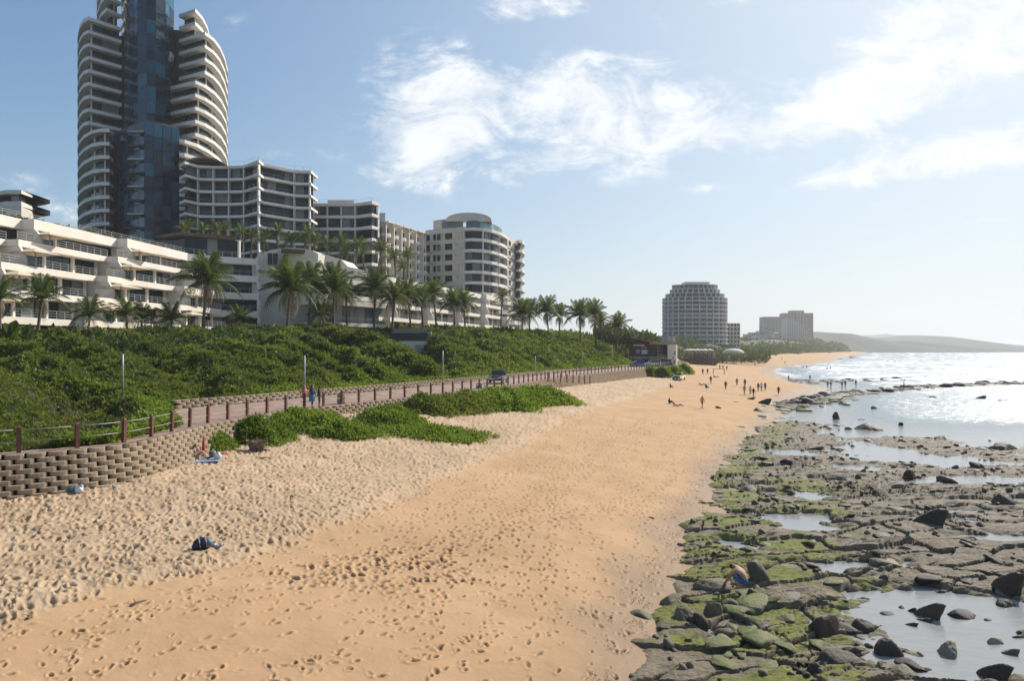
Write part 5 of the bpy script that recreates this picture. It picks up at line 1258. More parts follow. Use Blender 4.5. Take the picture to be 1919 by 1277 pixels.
# ------------------------------------------------------------------ people
def ray(x, y):
    """walk along the sight line through the picture point until it meets the sand"""
    lo = None
    for D in np.exp(np.linspace(math.log(14), math.log(1500), 900)):
        X_ = (x-959.5)/F*D; z = CAMZ+(655-y)/F*D; g_ = float(sandz(np.array(X_), np.array(D))) if X_ < xw(D) else 0.
        if X_ < xo(D): g_ = PZ if X_ > xi(D)-1 else float(hillz(np.array(X_), np.array(D)))
        if z <= g_: return X_, float(D), max(g_, -.1)
    return X_, D, 0
def posed(J):
    """J: joints dict name->(x,y,z); grows one continuous body"""
    names = list(J); idx = {k: i for i, k in enumerate(names)}; R0 = dict(pel=.135, spi=.125, che=.15, nck=.055, hd0=.085, hd1=.098, hd2=.06, nose=.018, earL=.02, earR=.02)
    def rad(k):
        if k in R0: return R0[k]
        b_ = k[:-1]; return dict(sh=.062, el=.042, wr=.028, pm=.034, hip=.098, kn=.062, an=.040, ft=.036, toe=.026, f1=.012, f2=.011, f3=.011, f4=.010, th=.012).get(b_, .04)
    E_ = [('pel','spi'),('spi','che'),('che','nck'),('nck','hd0'),('hd0','hd1'),('hd1','hd2'),('hd0','nose')]
    for s in 'LR':
        E_ += [('che','sh'+s),('sh'+s,'el'+s),('el'+s,'wr'+s),('wr'+s,'pm'+s),('pel','hip'+s),('hip'+s,'kn'+s),('kn'+s,'an'+s),('an'+s,'ft'+s),('ft'+s,'toe'+s),('hd1','ear'+s)]+[('pm'+s, f+s) for f in ('f1','f2','f3','f4')]+[('wr'+s,'th'+s)]
    me = bpy.data.meshes.new('p'); me.from_pydata([J[k] for k in names], [(idx[a], idx[b_]) for a, b_ in E_], []); me.update()
    o = bpy.data.objects.new('p', me); COL.objects.link(o)
    sk = o.modifiers.new('s', 'SKIN'); sb = o.modifiers.new('b', 'SUBSURF'); sb.levels = 1; sk.use_smooth_shade = True
    sv = me.skin_vertices[0].data
    for k in names: r = rad(k); sv[idx[k]].radius = (r*(1.25 if k in ('che', 'pel', 'spi') else 1), r*(.85 if k in ('che', 'spi') else 1)); sv[idx[k]].use_root = (k == 'pel')
    dg = bpy.context.evaluated_depsgraph_get(); m2 = bpy.data.meshes.new_from_object(o.evaluated_get(dg)); bpy.data.objects.remove(o)
    # which bone is each face nearest to?
    V_ = np.zeros(len(m2.vertices)*3); m2.vertices.foreach_get('co', V_); V_ = V_.reshape(-1, 3)
    reg = dict(pel=2, spi=1, che=1, nck=0, hd0=0, hd1=3, hd2=3, nose=0, earL=0, earR=0)
    best = None; lab = []
    segs = []
    for a, b_ in E_:
        bb = b_.rstrip('LR') if b_ not in reg else b_
        c = {'sh':1,'el':1,'wr':4,'pm':0,'hip':2,'kn':2,'an':5,'ft':6,'toe':6,'f1':0,'f2':0,'f3':0,'f4':0,'th':0}.get(bb, reg.get(b_, 0))
        segs.append((np.array(J[a]), np.array(J[b_]), c, rad(b_)))
    mi = []
    up = np.array(J['hd2'])-np.array(J['hd0']); up /= np.linalg.norm(up); fwd = np.array(J['nose'])-np.array(J['hd0']); fwd -= up*(fwd@up); fwd /= np.linalg.norm(fwd)
    for p in m2.polygons:
        c = np.array(p.center); bd = 9; bc = 0
        for a, b_, cc, r in segs:
            ab = b_-a; t_ = np.clip((c-a)@ab/max(1e-9, ab@ab), 0, 1); d = np.linalg.norm(c-a-ab*t_)/(r+.03)
            if d < bd: bd, bc = d, cc
        if bc in (0, 3):
            q = c-np.array(J['hd1'])
            if np.linalg.norm(q) < .17: bc = 3 if (q@fwd < .045 and q@up > -.07) or q@up > .045 else 0
        mi.append(bc)
    m2.materials.clear()
    for k in range(7): m2.materials.append(None)
    m2.polygons.foreach_set('material_index', mi); m2.polygons.foreach_set('use_smooth', [True]*len(mi)); m2.name = 'person'; return m2
def hands(J):
    for s, sg in (('L', -1), ('R', 1)):
        w = np.array(J['wr'+s]); p = np.array(J['pm'+s]); d = (p-w)/np.linalg.norm(p-w); side = np.cross(d, (1, 0, 0)); side = side/(np.linalg.norm(side)+1e-6)
        for i, (f, L) in enumerate((('f1', .085), ('f2', .095), ('f3', .088), ('f4', .068))): J[f+s] = tuple(p+d*L+side*(.034-.022*i)+np.array([-sg*.012, 0, 0]))
        J['th'+s] = tuple(w+d*.07+side*.055)
    return J
def base(pel, spi, che, nck, hd, look=(0, 1, 0)):
    l = np.array(look, float); l /= np.linalg.norm(l); h = np.array(hd); up = h-np.array(nck); up /= np.linalg.norm(up); sx = np.cross(l, up)
    return dict(pel=pel, spi=spi, che=che, nck=nck, hd0=tuple(h-up*.03), hd1=tuple(h+up*.05), hd2=tuple(h+up*.125), nose=tuple(h+l*.115-up*.01), earL=tuple(h+up*.03-sx*.1), earR=tuple(h+up*.03+sx*.1))
def standing(st=.0, arm=.1):
    J = base((0,0,.95), (0,.01,1.14), (0,0,1.34), (0,.01,1.49), (0,.03,1.58))
    for s, g in (('L', -1), ('R', 1)):
        q = g*st; a = -g*arm
        J.update({'sh'+s:(g*.18,0,1.40),'el'+s:(g*.23,a*.7-.02,1.13),'wr'+s:(g*.22,a*1.4+.06,.90),'pm'+s:(g*.215,a*1.5+.09,.83),
                  'hip'+s:(g*.09,0,.90),'kn'+s:(g*.10,q*.55+.03,.50),'an'+s:(g*.10,q-.02,.09+max(0,-q)*.12),'ft'+s:(g*.105,q+.06,.045+max(0,-q)*.05),'toe'+s:(g*.11,q+.17,.035)})
    return posed(hands(J))
def sitting():
    J = base((0,0,.13), (0,-.03,.32), (0,-.02,.52), (0,.02,.66), (0,.05,.75))
    for s, g in (('L', -1), ('R', 1)):
        J.update({'sh'+s:(g*.18,0,.58),'el'+s:(g*.22,.14,.40),'wr'+s:(g*.14,.34,.40),'pm'+s:(g*.10,.40,.42),'hip'+s:(g*.10,.05,.13),'kn'+s:(g*.14,.42,.44),'an'+s:(g*.12,.62,.08),'ft'+s:(g*.12,.69,.05),'toe'+s:(g*.12,.80,.04)})
    return posed(hands(J))
def reclining():
    J = base((0,0,.12), (0,-.16,.20), (0,-.33,.32), (0,-.44,.44), (0,-.48,.53))
    for s, g in (('L', -1), ('R', 1)):
        J.update({'sh'+s:(g*.18,-.38,.37),'el'+s:(g*.24,-.52,.14),'wr'+s:(g*.24,-.32,.05),'pm'+s:(g*.24,-.25,.04),'hip'+s:(g*.10,.06,.12),'kn'+s:(g*.13,.46,.20+.12*(g > 0)),'an'+s:(g*.13,.84,.08),'ft'+s:(g*.13,.88,.12),'toe'+s:(g*.13,.92,.20)})
    return posed(hands(J))
def crouching():
    J = base((0,-.12,.33), (0,-.10,.52), (0,.06,.70), (0,.22,.76), (0,.31,.74), (0,.7,-.7))
    for s, g in (('L', -1), ('R', 1)):
        J.update({'sh'+s:(g*.19,.14,.68),'el'+s:(g*.20,.34,.44),'wr'+s:(g*.10,.50,.22),'pm'+s:(g*.07,.55,.15),'hip'+s:(g*.11,-.10,.28),'kn'+s:(g*.19,.24,.46),'an'+s:(g*.14,.02,.10),'ft'+s:(g*.15,.10,.05),'toe'+s:(g*.16,.21,.04)})
    return posed(hands(J))
POSE = dict(walk=standing(.26, .16), stroll=standing(.14, .08), stand=standing(.03, .03), sit=sitting(), lie=reclining(), crouch=crouching())
CM = {}
def cm(c, r=.8):
    if c not in CM: CM[c] = mat('cloth_%d' % len(CM), c, r, .12, 6)
    return CM[c]
SK1, SK2 = (.42, .24, .16), (.16, .085, .055); BLK, NVY, WTE, GRY, BLU, PNK, RED, ORG, TEAL, BRW = (.02,.02,.022), (.03,.04,.09), (.7,.7,.7), (.28,.28,.3), (.04,.12,.32), (.55,.2,.18), (.45,.03,.025), (.62,.20,.06), (.03,.25,.32), (.09,.05,.035)
def person(x, y, pose, face, top, bot, label, skin=SK1, hair=BRW, shin=None, fore=None, shoe=None, s=1., at_=None, group=None):
    X_, D, z = at_ if at_ else ray(x, y)
    o = link('person', POSE[pose], loc=(X_, D, z-.01), rot=(0, 0, face), scale=(s, s, s)); cols_ = [skin, top, bot, hair, fore or top, shin or bot, shoe or BLK]
    for i, c in enumerate(cols_): o.material_slots[i].link = 'OBJECT'; o.material_slots[i].material = cm(c)
    tag(o, label, 'person', group); return o
TOW, AWAY = pi, 0.
TAN = (.55, .24, .12)
for a, kw in (((1316,766,'walk',TOW+.3,TAN,RED,'man with bare sun-tanned chest and red shorts walking alone on the smooth sand'),dict(skin=TAN,shin=TAN)),
 ((1254,758,'sit',-1.2,BLK,BLK,'sunbather in black sitting on the sand left of the walking man'),dict()),
 ((1269,763,'lie',-1.4,TAN,RED,'sunbather lying back on the sand beside the one in black'),dict(shin=TAN)),
 ((1332,720,'stand',AWAY,BLK,NVY,'thin dark figure standing near people lying on the sand'),dict()),
 ((1360,731,'walk',AWAY,BLK,BLK,'lone walker in black, left of the group of walkers'),dict(skin=SK2)),
 ((1381,724,'walk',TOW,GRY,BLK,'walker with white shirt front and dark trousers behind the group'),dict()),
 ((1396,727,'stroll',AWAY,NVY,NVY,'tall walker in navy behind the grey-shirted one'),dict(s=1.04)),
 ((1395,741,'stroll',TOW,GRY,GRY,'walker in grey shirt, left of the three at the front'),dict(shin=SK1)),
 ((1406,741,'stroll',TOW,WTE,GRY,'walker in pale top and pale shorts, middle of the three at the front'),dict(shin=SK1)),
 ((1412,746,'walk',TOW+.4,BLK,BLK,'walker in black stepping past the flat stone'),dict()),
 ((1421,734,'stand',AWAY,BLK,NVY,'dark-clothed walker on the left of the tight group of three'),dict()),
 ((1427,734,'stroll',TOW,WTE,GRY,'walker in white shirt in the middle of the tight group of three'),dict(s=1.04)),
 ((1434,733,'stroll',AWAY,(.16,.03,.03),BLK,'walker in maroon top on the right of the tight group of three'),dict(shin=SK1)),
 ((1459,742,'walk',TOW,BLK,BLK,'walker in black nearest the rocks, apart from the others'),dict(shin=SK1)),
 ((1317,703,'stand',0,BLK,BLK,'dark figure on the left of a pair far up the beach past the yellow vehicle'),dict()),
 ((1326,703,'stand',0,NVY,BLK,'dark figure on the right of a pair far up the beach past the yellow vehicle'),dict()),
 ((1349,693,'stand',0,BLK,BLK,'first of three distant people standing behind a low frame'),dict()),
 ((1355,693,'stand',0,GRY,BLK,'middle of three distant people standing behind a low frame'),dict()),
 ((1362,695,'stand',0,BRW,BLK,'last of three distant people standing behind a low frame'),dict()),
 ((1256,728,'sit',-1.2,BLU,GRY,'person sitting on a pale towel below the yellow beach vehicle'),dict()),
 ((1323,729,'sit',-1.0,BLK,BLK,'dark figure sitting on the sand left of the lone walker in black'),dict()),
 ((1315,723,'lie',-1.5,GRY,NVY,'person lying behind the seated dark figure'),dict()),
 ((1341,708,'lie',-1.5,BLK,BLK,'person lying on the sand in front of the low frame'),dict()),
 ((1415,687,'stand',0,RED,BLK,'distant figure near the red beach umbrella'),dict()),
 ((1471,683,'stand',0,BLK,BLK,'distant lone figure on the sand by the bay'),dict()),
 ((1465,675,'stand',0,BRW,BLK,'farthest figure on the sand under the headland'),dict()),
 ((765,0,'stand',TOW,NVY,BLK,'person in dark clothes standing at the hillside entrance'),dict(at_=(*P_(797,120.6),6.9),skin=SK2))):
    person(*a, **kw)
for x, y, lb in ((1505,690,'left bather of a pair wading at the near tip of the bay'),(1512,690,'right bather of a pair wading at the near tip of the bay'),(1550,693,'bather wading beyond the pair, left of two'),(1556,692,'bather wading beyond the pair, right of two'),
 (1518,712,'bather standing behind the far reef'),(1478,712,'bather at the sand end of the far reef'),(1551,725,'bather in the pool between the two reefs, leftmost'),(1557,725,'bather beside the leftmost one between the reefs'),(1578,725,'child bather in the pool between the reefs'),
 (1584,724,'dark-haired bather in the middle of the pool between the reefs'),(1604,722,'bather nearest open water between the reefs'),(1664,679,'distant surfer standing in the foam, left'),(1677,679,'distant surfer standing in the foam, right')):
    D = 9*F/(y-655); person(0, 0, 'stand', (x % 6), SK1 if x % 2 else SK2, BLK if x % 3 else BLU, lb, skin=SK1 if x % 2 else SK2, at_=(*P_(x, D), -.35), shin=SK1 if x % 2 else SK2)
for x, y, p, lb in ((1694,722,'stand','angler standing on the long reef'),(1739,723,'crouch','angler crouching on the long reef right of the standing one')):
    D = 9*F/(y+14-655)*1.; D = 9*F/(733-655+(1740-x)*.02); person(0, 0, p, 1., BLK, NVY, lb, at_=(*P_(x, D), .45))
# three walkers on the promenade
def onpath(x, y): D = (CAMZ-PZ)*F/(y-655); return (*P_(x, D), PZ)
w1 = person(0,0,'walk',-2.2,PNK,BLK,'woman in a pink top and headscarf with black trousers on the promenade',at_=onpath(570,764),hair=(.35,.08,.07),s=.97)
w2 = person(0,0,'stroll',-2.2,NVY,TEAL,'person in a navy hooded jacket and turquoise skirt, middle of the three promenade walkers',at_=onpath(585,765),hair=NVY,shin=SK2,s=1.0)
w3 = person(0,0,'stand',-1.6,BLK,BLK,'person all in black leaning by the railing post behind the other two walkers',at_=onpath(598,764),skin=SK2,s=.98)
for w, c, nm in ((w1, (.5,.17,.15), 'headscarf'), (w2, NVY, 'hood')):
    mb = MB(); mb.ell((0, -.01, 1.615), (.115, .12, .145), 10, 6); mb.ell((0, -.03, 1.47), (.14, .11, .10), 10, 5); mb.build(nm, cm(c), w, smooth=True)
    mb = MB(); n = 14; vs = []
    zz, ra = ([(1.02, .19, .15), (.80, .20, .17)] if nm == 'headscarf' else [(1.0, .18, .15), (.52, .27, .24)]), 0
    for z, a, b_ in zz: vs += [(a*cos(2*pi*k/n), b_*sin(2*pi*k/n), z) for k in range(n)]
    mb.add(vs, [(k, (k+1) % n, n+(k+1) % n, n+k) for k in range(n)][::1]); mb.build('tunic' if nm == 'headscarf' else 'skirt', cm((.5,.17,.15) if nm == 'headscarf' else TEAL), w, smooth=True)
# crouching man on the rocks
D = 8.55*F/(1102-655); X_ = (1390-959.5)/F*D
cz = max(shelfz(X_, D), shelfz(X_+.3, D), shelfz(X_-.3, D), .12)
slab = link('boulder', RK[4], loc=(X_+.1, D+.1, cz-.05), rot=(0, 0, .2), scale=(1.3, .8, .2)); slab.material_slots[0].link = 'OBJECT'; slab.material_slots[0].material = MBK; tag(slab, 'low mossy slab that the crouching man stands on', 'rock')
c_ = person(0,0,'crouch',.9,(.50,.28,.21),BLU,'shirtless man in bright blue shorts crouching on the mossy rocks',at_=(X_, D, cz+.13),skin=(.50,.28,.21),shin=(.50,.28,.21),fore=(.50,.28,.21),shoe=(.35,.2,.15),s=1.05)
# ------------------------------------------------------------------ vehicles
CARB = {}
GLV = mat('vehicle_glass', (.02, .025, .03), .08, .1); TYR = mat('tyre_rubber', (.02, .02, .02), .85); RIM = mat('wheel_rim', (.35, .35, .36), .35, metal=.8); LMPM = mat('headlight', (.7, .7, .68), .15); CHR = mat('bumper', (.06, .06, .065), .5)
def vehicle(kind, loc, rz, body, label, cat, hood=None, rack=False, pick=True, beacon=False):
    r = empty(kind, loc, rz, label, cat); L, Wd_ = 4.7, 1.82; bm_ = mat(kind+'_paint', body, .3, .05, 1, coat=.6); hm = mat(kind+'_bonnet', hood, .3, .05, 1, coat=.6) if hood else bm_
    def prof(pts, w0, w1, m, name, x=0):
        n = len(pts); mb = MB(); zl = min(p[1] for p in pts); zh = max(p[1] for p in pts)
        wd = lambda z: w0+(w1-w0)*((z-zl)/max(.01, zh-zl))
        vs = [(x-wd(z)/2, y, z) for y, z in pts]+[(x+wd(z)/2, y, z) for y, z in pts]
        mb.add(vs, [tuple(range(n))[::-1], tuple(range(n, 2*n))]+[(i, (i+1) % n, n+(i+1) % n, n+i) for i in range(n)]); return mb.build(name, m, r)
    prof([(-2.3,.42),(2.3,.42),(2.33,.72),(2.22,.98),(1.05,1.06),(-2.28,1.02),(-2.35,.6)], Wd_, Wd_-.08, bm_, 'body')
    if hood: prof([(1.0,1.07),(2.2,1.0),(2.2,1.04),(1.0,1.11)], 1.6, 1.5, hm, 'bonnet')
    back = -.75 if pick else -2.1
    prof([(1.05,1.07),(.38,1.66),(back+.15,1.70),(back,1.06)], 1.66, 1.34, bm_, 'cab')
    mb = MB(); mb.add([(-.70,1.0,1.14),(.70,1.0,1.14),(.60,.44,1.63),(-.60,.44,1.63)], [(0,1,2,3)]); vs = [(x, y+.03, z+.02) for x, y, z in mb.v]; mb = MB(); mb.add(vs+[(x, y-.03, z-.02) for x, y, z in vs], [(0,1,2,3),(7,6,5,4),(0,4,5,1),(1,5,6,2),(2,6,7,3),(3,7,4,0)]); mb.build('windscreen', GLV, r)
    for s in (-1, 1):
        mb = MB(); a, b_ = .815, .70; vs = [(s*a, .85, 1.13),(s*a, back+.2, 1.13),(s*b_, back+.3, 1.60),(s*b_, .42, 1.60)]; vs2 = [(x+s*.03, y, z) for x, y, z in vs]; mb.add(vs2+[(x-s*.04, y, z) for x, y, z in vs2], [(0,1,2,3),(7,6,5,4),(0,4,5,1),(1,5,6,2),(2,6,7,3),(3,7,4,0)]); mb.build('side_window', GLV, r)
        mb = MB(); mb.box(s*.68-.17, s*.68+.17, 2.24, 2.35, .74, .92); mb.build('headlight', LMPM, r)
        for y in (-1.45, 1.45):
            wl = MB(); wl.tube([(s*.72, y, .37), (s*.93, y, .37)], .37, 16); w_ = wl.build('wheel', TYR, r, smooth=False); rm = MB(); rm.tube([(s*.90, y, .37), (s*.945, y, .37)], .21, 12); rm.build('rim', RIM, w_)
        mb = MB(); mb.box(s*.98-.08, s*.98+.08, .82, .92, 1.1, 1.28); mb.build('wing_mirror', CHR, r)
    mb = MB(); mb.box(-.86, .86, 2.3, 2.44, .42, .66); mb.build('bumper', CHR, r); mb = MB(); mb.box(-.45, .45, 2.27, 2.36, .70, .94); mb.build('grille', CHR, r)
    if pick:
        mb = MB()
        for x0, x1, y0, y1 in ((-.88,.88,-2.3,-2.22),(-.88,-.80,-2.3,-.76),(.80,.88,-2.3,-.76)): mb.box(x0, x1, y0, y1, 1.0, 1.16)
        mb.build('load_bed_side', bm_, r)
    if rack:
        mb = MB()
        for s in (-.62, .62): mb.box(s-.03, s+.03, -.6, .4, 1.72, 1.80)
        for y in (-.5, .3): mb.box(-.7, .7, y-.03, y+.03, 1.80, 1.86)
        mb.box(-.62, .62, -2.1, -1.0, 1.75, 1.80); mb.build('roof_rack', CHR, r)
        mb = MB()
        for s in (-.78, .78):
            for y in (-2.1, -1.0): mb.box(s-.03, s+.03, y-.03, y+.03, 1.1, 1.8)
        mb.build('canopy_frame', CHR, r)
    return r
X_, D, z = onpath(934, 716); D = 84.5; X_ = (933-959.5)/F*D
vehicle('pickup_truck', (X_-.0, D+4, PZ), pi-.15, (.035,.04,.045), 'dark pickup truck with a roof rack facing us on the promenade', 'pickup', hood=(.10,.11,.12), rack=True)
X_, D, z = ray(1268, 714)
vehicle('beach_patrol_truck', (X_+1, D+2, z), pi-.5, (.68,.55,.02), 'yellow beach patrol truck with a pale bonnet parked on the sand', 'truck', hood=(.62,.62,.58), rack=False)
D = 172; vehicle('parked_car', (*P_(1222, D), PZ), 1.75, (.6,.6,.6), 'white car parked in front of the clubhouse beside the blue-covered one', 'car', pick=False)
D = 180; vehicle('parked_car', (*P_(1241, D), PZ), 1.75, (.05,.055,.06), 'dark car parked under the clubhouse', 'car', pick=False)
r = empty('covered_car', (*P_(1201, 172), PZ), .12, 'car under a shiny blue cover in front of the clubhouse', 'car')
mb = MB(); pr = [(-2.5,0),(-2.5,.75),(-1.9,1.15),(-1.1,1.6),(.6,1.65),(1.4,1.2),(2.4,.85),(2.5,0)]; n = len(pr)
vs = [(x, y*(1-.18*z), z) for y in (-.95, .95) for x, z in pr]; mb.add(vs, [tuple(range(n))[::-1], tuple(range(n, 2*n))]+[(i, (i+1) % n, n+(i+1) % n, n+i) for i in range(n)]); mb.build('blue_cover', mat('blue_cover', (.012, .045, .20), .35, .2, 2, .4), r)
for x in (-1.5, 1.5):
    mb = MB(); mb.tube([(x, -1.0, .32), (x, -.82, .32)], .32, 12); mb.build('wheel', TYR, r)
# ------------------------------------------------------------------ clubhouse
b = Bld('beach_clubhouse', (*P_(1225, 188), PZ), 'two-storey clubhouse with dark brick upper wall and tan roof at the promenade end', 'clubhouse')
BRK = mat('dark_brick', (.075, .048, .04), .85, .25, 2); TANM = mat('tan_concrete', (.40, .31, .21), .85, .15, .6); D0 = 188
b.solid([P_(1180,186), P_(1232,186), P_(1232,198), P_(1180,198)], Zp(672,186), Zp(640,186), 'upper_wall', BRK)
b.solid([P_(1178,189), P_(1255,189), P_(1255,198), P_(1178,198)], PZ-2, Zp(672,189), 'lower_wall', DRK)
b.solid([P_(1217,184.5), P_(1266,184.5), P_(1266,199), P_(1217,199)], Zp(646,185), Zp(641,185), 'flat_roof', TANM)
b.solid([P_(1230,186), P_(1262,187), P_(1262,197), P_(1230,197)], Zp(668,186), Zp(646,186), 'upper_room', TANM)
b.panes([P_(1234,185.9), P_(1250,186.2)], Zp(664,186), Zp(648,186), 0, 1.0, back=False); b.panes([P_(1253,186.3), P_(1261,186.6)], Zp(660,186), Zp(648,186), 0, .8, back=False)
b.solid([P_(1178,185), P_(1262,185), P_(1262,188), P_(1178,188)], Zp(672,185)-.2, Zp(669,185), 'floor_slab', TANM)
b.solid([P_(1251,184.5), P_(1268,185.5), P_(1269,192), P_(1251,192)], PZ-3, Zp(646,185), 'stair_tower', WHT)
for i, (x, y) in enumerate(((1257,676),(1264,678),(1264,662),(1258,686),(1264,690))): b.panes([P_(x-1,184.7), P_(x+1.2,184.8)], Zp(y+4,184), Zp(y-3,184), -.08, 2, DRK, back=False)
b.cols([P_(x, 185.4) for x in (1181, 1219, 1238)], PZ-1, Zp(672,185), .5, .5, 'pier', TANM)
b.rail([P_(1250,184.2), P_(1264,184.6)], Zp(665,184.4), 1.1, posts=.8)
mb = MB(); p = [b.loc(P_(x, D)) for x, D in ((1181,183.5),(1222,183.5),(1222,200),(1181,200))]; zs = [Zp(633,184)-PZ, Zp(643,184)-PZ, Zp(643,184)-PZ, Zp(633,184)-PZ]
mb.add([(q[0], q[1], z) for q, z in zip(p, zs)]+[(q[0], q[1], z+.35) for q, z in zip(p, zs)], [(3,2,1,0),(4,5,6,7),(0,1,5,4),(1,2,6,5),(2,3,7,6),(3,0,4,7)]); b.put('sloping_roof', mb, mat('faded_roof', (.28, .19, .14), .8, .2, .5))
for x0, x1, y0, y1, m, nm in ((1187,1208,649,646,FARW,'name_sign'),(1202,1213,664,656,FARW,'white_poster'),(1192,1199,662,655,mat('beige_poster', (.45, .33, .25), .8),'beige_poster'),(1202,1206,653,650,GREY,'small_notice'),(1208,1212,653,650,GREY,'small_notice')):
    b.panes([P_(x0,185.9), P_(x1,185.9)], Zp(y0,186), Zp(y1,186), 0, 9, m, 0, nm, back=False)
b.panes([P_(1242,188.8), P_(1247,188.8)], Zp(679,188), Zp(671,188), 0, 9, FARW, 0, 'lit_notice', back=False)
for x, rr_ in ((1243,1.1),(1250,1.3),(1257,1.2)):
    q = b.loc(P_(x, 190)); mb = MB(); mb.tube([(q[0], q[1], Zp(641,185)-PZ), (q[0], q[1], Zp(641,185)-PZ+1.6)], rr_, 12); b.put('water_tank', mb, GREY)
b.done()
# ------------------------------------------------------------------ beach restaurant, tent, umbrella
b = Bld('beach_restaurant', (*P_(1312, 300), 2), 'dark timber beach restaurant deck crowded with pale parasols, past the clubhouse', 'restaurant')
TMB = mat('weathered_timber', (.12, .09, .07), .85, .2, 1)
b.solid([P_(1284,300), P_(1342,300), P_(1338,318), P_(1290,318)], 2, Zp(672,300), 'deck_base', TMB); b.solid([P_(1294,306), P_(1342,306), P_(1340,318), P_(1296,318)], Zp(672,300), Zp(662,306), 'wall', GREY)
b.rail([P_(1284,299.6), P_(1342,299.6)], Zp(672,300), 1.1, posts=2, m=TMB); b.cols([P_(x,300) for x in range(1286, 1343, 8)], 1, Zp(660,300), .3, .3, 'post', TMB); b.solid([P_(1300,299), P_(1342,299), P_(1342,312), P_(1300,312)], Zp(660,302), Zp(658.5,302), 'roof', TANM); b.done()
for i, x in enumerate((1288,1294,1300,1307,1314,1321,1330)):
    e = empty('parasol', (*P_(x, 297.5), Zp(671,300)+1.0), 0, 'one of the pale parasols along the restaurant deck', 'parasol', 'parasols on the restaurant deck')
    mb = MB(); mb.prism([(1.9*cos(a), 1.9*sin(a)) for a in np.linspace(0, 2*pi, 8, endpoint=False)], 2.3, 3.0, [(.1*cos(a), .1*sin(a)) for a in np.linspace(0, 2*pi, 8, endpoint=False)]); mb.build('canopy', FARW if i % 2 else CNV, e); mb = MB(); mb.tube([(0,0,-.4),(0,0,2.4)], .05, 5); mb.build('pole', TMB, e)
e = empty('event_tent', (*P_(1374, 360), Zp(672,360)), 0, 'wide white domed tent roof at the back of the beach', 'tent')
mb = MB(); mb.ell((0, 0, 2.6), (5.8, 4.5, 2.6), 18, 6, 0.0, 1.); mb.build('canopy', FARW, e, smooth=True); mb = MB()
for a in np.linspace(0, 2*pi, 8, endpoint=False): mb.tube([(5.4*cos(a), 4.2*sin(a), -1), (5.4*cos(a), 4.2*sin(a), 2.7)], .12, 5)
mb.box(-4.5, 4.5, 1, 3, -1, .6); mb.build('posts_and_counter', GREY, e)
X_, D, z = ray(1408, 685); e = empty('beach_umbrella', (X_, D, z), 0, 'red beach umbrella on the far sand', 'umbrella')
mb = MB(); mb.prism([(2.2*cos(a), 2.2*sin(a)) for a in np.linspace(0, 2*pi, 8, endpoint=False)], 1.9, 2.9, [(.1*cos(a), .1*sin(a)) for a in np.linspace(0, 2*pi, 8, endpoint=False)]); mb.build('canopy', cm(RED), e); mb = MB(); mb.tube([(0,0,-.1),(0,0,2)], .05, 5); mb.build('pole', RAILM, e)
X_, D, z = ray(1347, 702); e = empty('goal_frame', (X_, D, z), .1, 'low dark open frame standing on the far sand', 'frame')
for s in (-1.6, 1.6): mb = MB(); mb.box(s-.07, s+.07, -.07, .07, -.1, 1.5); mb.build('post', TMB, e)
mb = MB(); mb.box(-1.7, 1.7, -.08, .08, 1.5, 1.62); mb.build('crossbar', TMB, e)
# ------------------------------------------------------------------ street lamps and bin
def lamp(x, D, ztop, zb, label):
    e = empty('street_lamp', (*P_(x, D), zb), 0, label, 'street lamp', 'lamp posts along the promenade'); h = ztop-zb
    mb = MB(); mb.tube([(0,0,-.6),(0,0,h*.5),(0,0,h)], [.075,.065,.05], 8); mb.build('pole', mat('lamp_pole', (.42,.43,.43), .5, metal=.3) if 'LPM' not in globals() else LPM, e, smooth=True)
    mb = MB(); mb.tube([(0,0,h),(.12,-.1,h+.06),(.34,-.25,h+.08)], [.04,.06,.09], 6); mb.build('lamp_head', CHR, e)
LPM = mat('lamp_pole', (.42,.43,.43), .5, metal=.3)
for x, D, yt, zb, lb in ((230,47,663,6.4,'grey lamp post rising out of the bushes at the far left'),(571,63.5,666,PZ,'grey lamp post behind the three promenade walkers'),(830,84,657,PZ,'grey lamp post below the hillside entrance'),(1092,142,660,PZ,'lamp post halfway along the far promenade'),(1147,158,646,6,'lamp post on the slope near the clubhouse'),(1003,108,668,5.5,'short lamp post in the bushes past the pickup'),(1178,182,650,5,'lamp post right before the clubhouse')):
    lamp(x, D, Zp(yt, D), zb, lb)
X_, D, z = onpath(640, 757); e = empty('concrete_bin', (X_, D, PZ), 0, 'round concrete litter bin on the promenade behind the railing', 'litter bin')
mb = MB(); mb.tube([(0,0,0),(0,0,.12),(0,0,.75),(0,0,.85)], [.30,.36,.34,.30], 14); mb.build('drum', BLM, e, smooth=False); mb = MB(); mb.tube([(0,0,.84),(0,0,.87)], .22, 12); mb.build('opening', DRK, e)
X_, D, z = onpath(898, 729); e = empty('concrete_bin', (X_, D, PZ), 0, 'small concrete block bin by the railing near the pickup', 'litter bin')
mb = MB(); mb.box(-.35, .35, -.3, .3, 0, .6); mb.build('drum', GREY, e); mb = MB(); mb.box(-.25, .25, -.2, .2, .58, .62); mb.build('opening', DRK, e)
